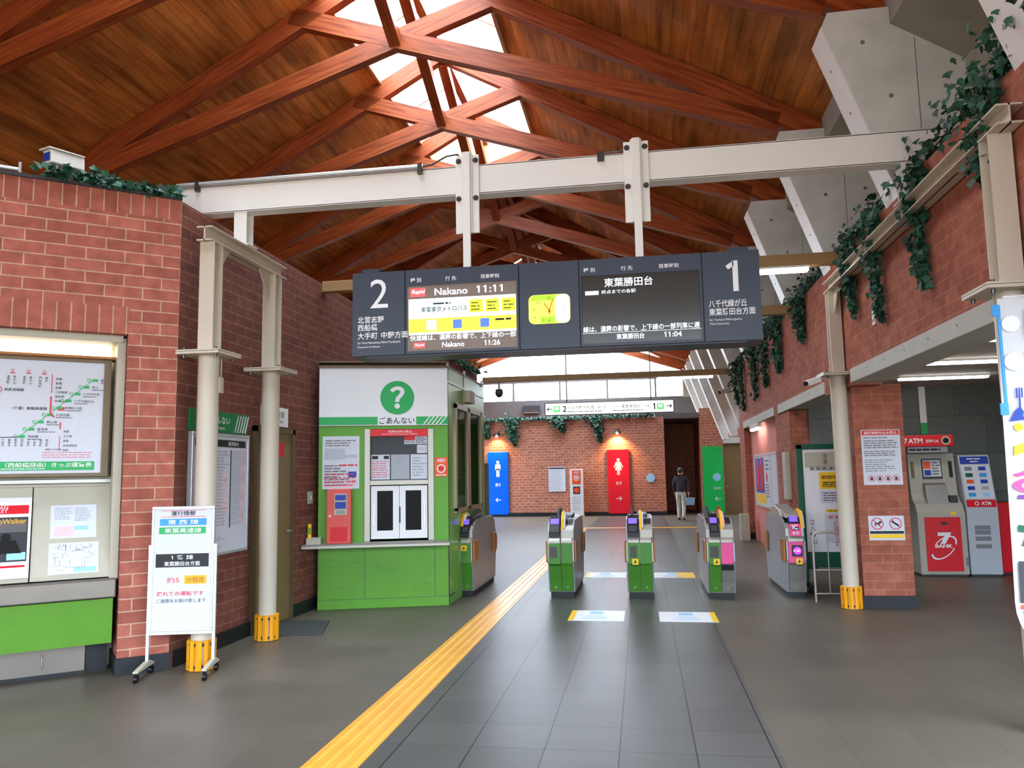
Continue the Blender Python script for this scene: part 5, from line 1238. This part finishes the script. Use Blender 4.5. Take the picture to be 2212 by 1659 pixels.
MB().rect(-.16, .16, 1.18, 1.70, -.004).build('orange_panel', 'orange', AD); MB().rect(-.13, .13, .82, 1.10, -.004).build('window', 'dark', AD); MB().disc(0, .96, .10, -.006).build('device', 'orange', AD)
T = MB(); put(T, 'AED', 0, 1.58, .08, -.006, 'C', bold=.02); T.disc(0, 1.42, .11, -.006, r2=.08); T.build('lettering', 'white', AD); heart(MB(), 0, 1.42, .06, -.007).build('heart', 'white', AD)
T = MB(); greek(T, -.17, .17, .2, .74, -.004, 7, seed=3, fill=.3); T.build('print', 'inkfaint', AD)
for x, lab, pw in ((-5.42, 'small wall lamp glowing above the blue toilet sign', 140), (-.865, 'small wall lamp glowing above the red toilet sign', 320)):
    o = fthing('wall_lamp', lab, 'lamp', x, 29.98, 3.02)
    MB().cyl((0, 0, .1), (0, -.22, .12), .015).box(-.08, .08, -.01, 0, .04, .16).build('arm', 'black', o); MB().cyl((0, -.24, .12), (0, -.24, .02), .05, .16, n=16, cap=False).build('shade', 'black', o); MB().ball((0, -.24, .03), .05).build('bulb', 'bulb', o)
    L = bpy.data.lights.new('wall_lamp_light', 'SPOT'); L.energy = pw; L.color = (1, .55, .22); L.spot_size = 2.2; L.spot_blend = .8; L.shadow_soft_size = .05
    lo = bpy.data.objects.new('lamp_light', L); COL.objects.link(lo); lo.parent = o; lo.location = (0, -.24, -.02); lo.rotation_euler = (math.radians(18), 0, 0)
HS = fthing('hanging_sign', 'long lit white direction sign hanging before the far brick wall', 'sign', -1.1, 28.5, 3.67)
MB().box(-2.3, 2.3, 0, .16, 0, .46).build('casing', 'dark', HS); MB().rect(-2.27, 2.27, .025, .435, -.003).build('lit_face', 'signlit', HS)
for x in (-1.5, 1.5): MB().box(x-.02, x+.02, .06, .1, .46, 2.9).build('hanger', 'bolt', HS)
for x in (-1.98, 1.70): MB().face(rrect(x, x+.24, .12, .34, .03, -.005, 3)).build('train_icon', 'lettergreen', HS)
for x in (-1.93, 1.75): MB().rect(x, x+.14, .19, .30, -.007).build('icon_window', 'signlit', HS)
T = MB(); arrow(T, -2.13, .23, .2, -.005, False); arrow(T, 2.13, .23, .2, -.005, True); put(T, '2', -1.65, .12, .22, -.005, bold=.02); put(T, '1', 1.56, .12, .22, -.005, bold=.02)
put(T, '北習志野 西船橋', -1.47, .20, .13, -.005, w=.95); put(T, '中野方面', -.45, .20, .10, -.005, w=.35); put(T, '八千代緑が丘', .12, .21, .09, -.005, w=.3); put(T, '東葉勝田台', .46, .20, .13, -.005, w=.66); put(T, '方面', 1.25, .2, .1, -.005, w=.2)
greek(T, -1.47, -.2, .09, .15, -.005, 1, seed=2, ragged=0, fill=.4); greek(T, .15, 1.2, .09, .15, -.005, 1, seed=3, ragged=0, fill=.4); T.build('lettering', 'ink', HS)
o = fthing('wall_light', 'small dark floodlight on the brown panel above the far brick wall', 'lamp', -5.08, 37.3, 4.5)
MB().box(-.4, .4, -.25, 0, 0, .3).build('housing', 'dark', o); MB().box(-.36, .36, -.2, -.02, -.04, 0).build('lens', 'white', o)
def dome_cam(name, label, x, y, z, drop):
    o = fthing(name, label, 'camera', x, y, z)
    MB().cyl((0, 0, 0), (0, 0, -drop), .03, n=10).build('stem', 'beige', o); MB().cyl((0, 0, -drop), (0, 0, -drop-.12), .09, .11, n=18).ball((0, 0, -drop-.12), .10).build('housing', 'charcoal', o, smooth=True)
dome_cam('security_camera', 'dark dome camera hanging under the far cross beam near the booth', -3.62, 20.35, 3.99, .18)
o = fthing('security_camera', 'beige camera on a curved arm at the far end of the long brick wall', 'camera', 2.2, 20.3, 3.95)
MB().tube([(.1, 0, 0), (.1, 0, -.12), (0, -.02, -.2), (.12, -.03, -.28), (.1, -.04, -.36)], .014).build('arm', 'dark', o)
MB().beam((-.22, -.1, -.42), (.14, -.02, -.34), .12, .12).build('housing', 'beige', o, bevel=.01); MB().cyl((-.22, -.1, -.42), (-.26, -.11, -.43), .045, n=14).build('lens', 'black', o)
o = fthing('security_camera', 'small silver camera clamped to the pipe column by the brick pier under its flange plate', 'camera', 2.05, 9.78, 2.62)
MB().beam((-.10, -.06, -.02), (.06, .0, .03), .07, .07).build('housing', 'white', o, bevel=.01); MB().cyl((.05, 0, .03), (.16, .05, .05), .014).build('bracket', 'steel', o); MB().cyl((-.10, -.06, -.02), (-.125, -.07, -.028), .026, n=12).build('lens', 'black', o)
SC = lthing('security_camera', 'white boxy security camera on the light brick wall over the ivy', 'camera', -.94, .22, 4.21)
MB().beam((-.13, -.08, .17), (.13, .08, .19), .12, .115).build('housing', 'steelW', SC, bevel=.01)
MB().beam((-.155, -.096, .235), (.12, .074, .255), .145, .01).build('sun_shield', 'steelW', SC)
MB().beam((-.14, -.086, .168), (-.133, -.082, .168), .085, .07).build('lens_window', 'inkblue', SC)
for x in (-.05, .05): MB().cyl((x, x*.6, .12), (x*.8, x*.6, -.06), .013, n=8).build('leg', 'alu', SC)
o = lthing('conduit', 'grey conduit along the top of the light brick wall at the left edge', 'pipe', -1.6, .03, 4.16)
MB().cyl((-.8, 0, .03), (.34, 0, .03), .018, n=10).build('pipe', 'alu', o, smooth=True); MB().box(.33, .35, -.02, .02, -.01, .09).build('clip', 'alu', o)

# ================================================================ PERSON
def person():
    P = thing('person', 'person with a dark jacket and pale trousers walking into the dark passage', 'person', (1.22, 26.6, 0), math.radians(-12))
    J = dict(pel=(0, 0, .93), wai=(0, -.01, 1.07), che=(0, .03, 1.28), nec=(0, .05, 1.44), hea=(0, .05, 1.50), cro=(0, .06, 1.65),
             sl=(-.17, .04, 1.38), el=(-.235, .0, 1.13), wl=(-.22, .12, .92), hl=(-.215, .16, .84), sr=(.17, .04, 1.38), er=(.25, -.02, 1.14), wr=(.26, -.06, .92), hr=(.26, -.06, .83),
             pl=(-.09, 0, .90), kl=(-.10, .13, .50), al=(-.10, .05, .10), tl=(-.105, .20, .04), pr=(.09, 0, .90), kr=(.09, -.02, .49), ar=(.09, -.20, .13), tr=(.095, -.08, .04))
    R = dict(pel=.15, wai=.14, che=.165, nec=.062, hea=.085, cro=.09, sl=.075, el=.052, wl=.036, hl=.034, sr=.075, er=.052, wr=.036, hr=.034, pl=.105, kl=.075, al=.052, tl=.042, pr=.105, kr=.075, ar=.052, tr=.042)
    ks = list(J); E = [('pel', 'wai'), ('wai', 'che'), ('che', 'nec'), ('nec', 'hea'), ('hea', 'cro'), ('che', 'sl'), ('sl', 'el'), ('el', 'wl'), ('wl', 'hl'), ('che', 'sr'), ('sr', 'er'), ('er', 'wr'), ('wr', 'hr'), ('pel', 'pl'), ('pl', 'kl'), ('kl', 'al'), ('al', 'tl'), ('pel', 'pr'), ('pr', 'kr'), ('kr', 'ar'), ('ar', 'tr')]
    me = bpy.data.meshes.new('body'); me.from_pydata([J[k] for k in ks], [(ks.index(a), ks.index(b)) for a, b in E], [])
    o = bpy.data.objects.new('body', me); COL.objects.link(o)
    sk = o.modifiers.new('skin', 'SKIN'); o.modifiers.new('sub', 'SUBSURF').levels = 2
    for v, k in zip(me.skin_vertices[0].data, ks): v.radius = (R[k], R[k]*(.72 if k in ('pel', 'wai', 'che') else 1)); v.use_root = (k == 'pel')
    dg = bpy.context.evaluated_depsgraph_get(); dg.update()
    m2 = bpy.data.meshes.new_from_object(o.evaluated_get(dg)); bpy.data.objects.remove(o)
    m2.name = 'body'; m2.materials.clear()
    for n in ('skin', 'cloth', 'trouser', 'black'): m2.materials.append(M[n])
    for p in m2.polygons:
        c = p.center; p.use_smooth = True
        arm = abs(c.x) > .19
        p.material_index = 0 if c.z > 1.455 or (arm and .7 < c.z < .91) else 1 if c.z > .92 or (arm and c.z > .9) else 3 if c.z < .085 else 2
    b = bpy.data.objects.new('body', m2); COL.objects.link(b); b.parent = P
    h = MB().ball((0, .035, 1.615), .105, n=14, k=9, sc=(.95, 1.02, 1.0)); h.build('hair', 'hair', P, smooth=True)
    f = MB().ball((-.035, .128, 1.575), .012).ball((.035, .128, 1.575), .012); f.build('eyes', 'black', P)
    MB().ball((0, .142, 1.55), .018).ball((-.09, .05, 1.565), .022, sc=(.5, 1, 1.3)).ball((.09, .05, 1.565), .022, sc=(.5, 1, 1.3)).build('nose_and_ears', 'skin', P)
    for s_, hx, hy in ((-1, -.215, .165), (1, .26, -.06)):
        fg = MB()
        for i in range(4): fg.cyl((hx+s_*.0, hy-.03+.02*i, .83), (hx-s_*.012, hy-.028+.019*i, .755-.006*(i % 3)), .010, .008, n=6)
        fg.cyl((hx, hy+.035, .85), (hx-s_*.02, hy+.055, .80), .011, .009, n=6); fg.build('fingers', 'skin', P)
    return P
person()
o = fthing('shoulder_bag', 'pale blue bag carried by the person at the dark passage', 'bag', 1.50, 26.5, .5)
MB().prism([(-.12, 0), (.12, 0), (.15, .24), (-.15, .24)], 'y', -.06, .05).build('pouch', 'lightblue', o, bevel=.02); MB().tube([(-.08, 0, .24), (-.05, 0, .33), (.02, 0, .33), (.06, 0, .24)], .008).build('handle', 'dark', o)

# ================================================================ IVY
LEAF = [(0, 0), (.32, .10), (.50, .42), (.28, .52), (0, 1.0), (-.28, .52), (-.50, .42), (-.32, .10)]
def leaf(mb, p, s, d, nrm, r):
    d = Vector(d).normalized(); n = Vector(nrm); x = d.cross(n)
    if x.length < 1e-3: x = d.orthogonal()
    x.normalize(); n = x.cross(d); f = r.uniform(.05, .25)
    vs = [Vector(p)+x*(a*s)+d*(b*s)+n*(abs(a)*s*f) for a, b in LEAF]
    mb.mesh(vs, [(0, 1, 2, 3, 4), (0, 4, 5, 6, 7)], m=0 if r.random() < .6 else 1)
def ivy(label, pts, spread, n, size, out, droop=.6, seed=0, group='ivy on the wall tops', taper=True, lim=None):
    """leaves scattered along the polyline pts; spread = radius, out = the way they face"""
    r = random.Random(seed); root = thing('ivy', label, 'ivy', pts[0], 0, group)
    pts = [Vector(p) for p in pts]; seg = [(b-a).length for a, b in zip(pts[:-1], pts[1:])]; tot = sum(seg)
    mb = MB(); o = Vector(out)
    def at(t):
        t *= tot
        for i, L in enumerate(seg):
            if t <= L or i == len(seg)-1: return pts[i].lerp(pts[i+1], min(1, t/L))
            t -= L
    for i in range(n):
        t = r.random()**(1.25 if taper else 1); c = at(t); k = spread*(1-.75*t if taper else 1)
        q = c+Vector((r.gauss(0, .5)*k, r.gauss(0, .5)*k, r.gauss(0, .5)*k)); 
        if lim: q[lim[0]] = min(q[lim[0]], lim[1]) if lim[2] is None else max(q[lim[0]], lim[1])
        d = Vector((r.uniform(-.8, .8), r.uniform(-.8, .8), -droop+r.uniform(-.6, .5))); nn = o+Vector((r.uniform(-.8, .8), r.uniform(-.8, .8), r.uniform(-.3, .9)))
        leaf(mb, q, size*r.uniform(.6, 1.25), d, nn, r)
    a = MB().tube([tuple(p) for p in pts], .006, 5)
    a.build('stem', 'vine', root, True); mb.build('leaves', ['leaf', 'leafD'], root, True)
X = 2.36
out = (-1, -.5, .2)
cl = [(19.9, 3.2, .16, 'nearest its far end'), (18.9, 3.0, .15, 'second from its far end'), (16.8, 3.05, .16, 'third from its far end'), (15.4, 3.15, .18, 'beside the third lamp beam'), (13.9, 3.25, .2, 'just above the second lintel'),
      (11.9, 3.45, .16, 'right of the departure board'), (9.1, 3.3, .13, 'hanging beside the small white plate'), (8.15, 3.05, .17, 'longest, hanging below the steel beam'), (6.9, 3.1, .15, 'hanging behind the steel beam stub'), (5.55, 3.45, .22, 'behind the near column at the right edge')]
for i, (y, zb, sp, lab) in enumerate(cl):
    ivy('ivy strand on the long brick wall, '+lab, [(X+.02, y, 4.14), (X-.02, y-.03, 3.95), (X, y+.04, (3.95+zb)/2), (X+.01, y-.02, zb)], sp*1.15, 400 if y < 12 else 300, .072 if y < 12 else .085, out, seed=i, lim=(0, 2.36, None))
ivy('dense ivy mat along the top of the long brick wall at its far half', [(2.46, 20.2, 4.17), (2.46, 16, 4.2), (2.46, 10.4, 4.2)], .13, 1100, .08, out, .2, 31, taper=False, lim=(2, 4.16, 1))
ivy('ivy along the top of the long brick wall above the steel frame', [(2.46, 10.2, 4.19), (2.46, 7, 4.2), (2.48, 5.2, 4.25)], .12, 620, .07, out, .2, 32, taper=False, lim=(2, 4.17, 1))
ivy('bushy ivy clump over the near steel column at the top right', [(2.5, 5.6, 4.25), (2.55, 5.0, 4.42), (2.6, 4.3, 4.4)], .24, 700, .07, out, .3, 33, taper=False, lim=(2, 4.2, 1))
pl_ = lambda x, z, y=.0: tuple(LWM @ Vector((x, y, z)))
ivy('low ivy trailing along the top of the light brick wall at the upper left', [pl_(-1.08, 4.19), pl_(-.7, 4.20), pl_(-.3, 4.17), pl_(-.02, 4.16)], .055, 330, .075, (.6, -.8, .5), .0, 40, taper=False, lim=(2, 4.17, 1))
for i, (x, zb, sp, lab) in enumerate(((-5.9, 3.0, .25, 'beside the blue toilet sign'), (-4.85, 2.75, .34, 'hanging between the blue sign and the timetable sheet'), (-3.0, 3.2, .24, 'short, above the defibrillator stand'), (-1.62, 2.78, .22, 'hanging just left of the red toilet sign'))):
    ivy('ivy strand on the far brick wall, '+lab, [(x-.2, 29.95, 3.62), (x, 29.9, 3.5), (x+.12, 29.93, zb)], sp, 330, .10, (0, -1, .3), seed=50+i, lim=(1, 29.92, None))
ivy('thin ivy line along the top of the far brick wall', [(-6.2, 29.95, 3.64), (-3, 29.95, 3.64), (.5, 29.95, 3.72)], .10, 900, .10, (0, -1, .3), .2, 60, taper=False, lim=(2, 3.66, 1))
ivy('ivy spilling over the dark brick wall top beyond the booth', [(-4.05, 13.0, 4.16), (-4.02, 16.0, 4.16), (-4.0, 19.5, 4.14)], .16, 420, .11, (1, -.4, .4), .4, 61, taper=False, lim=(2, 4.15, 1))
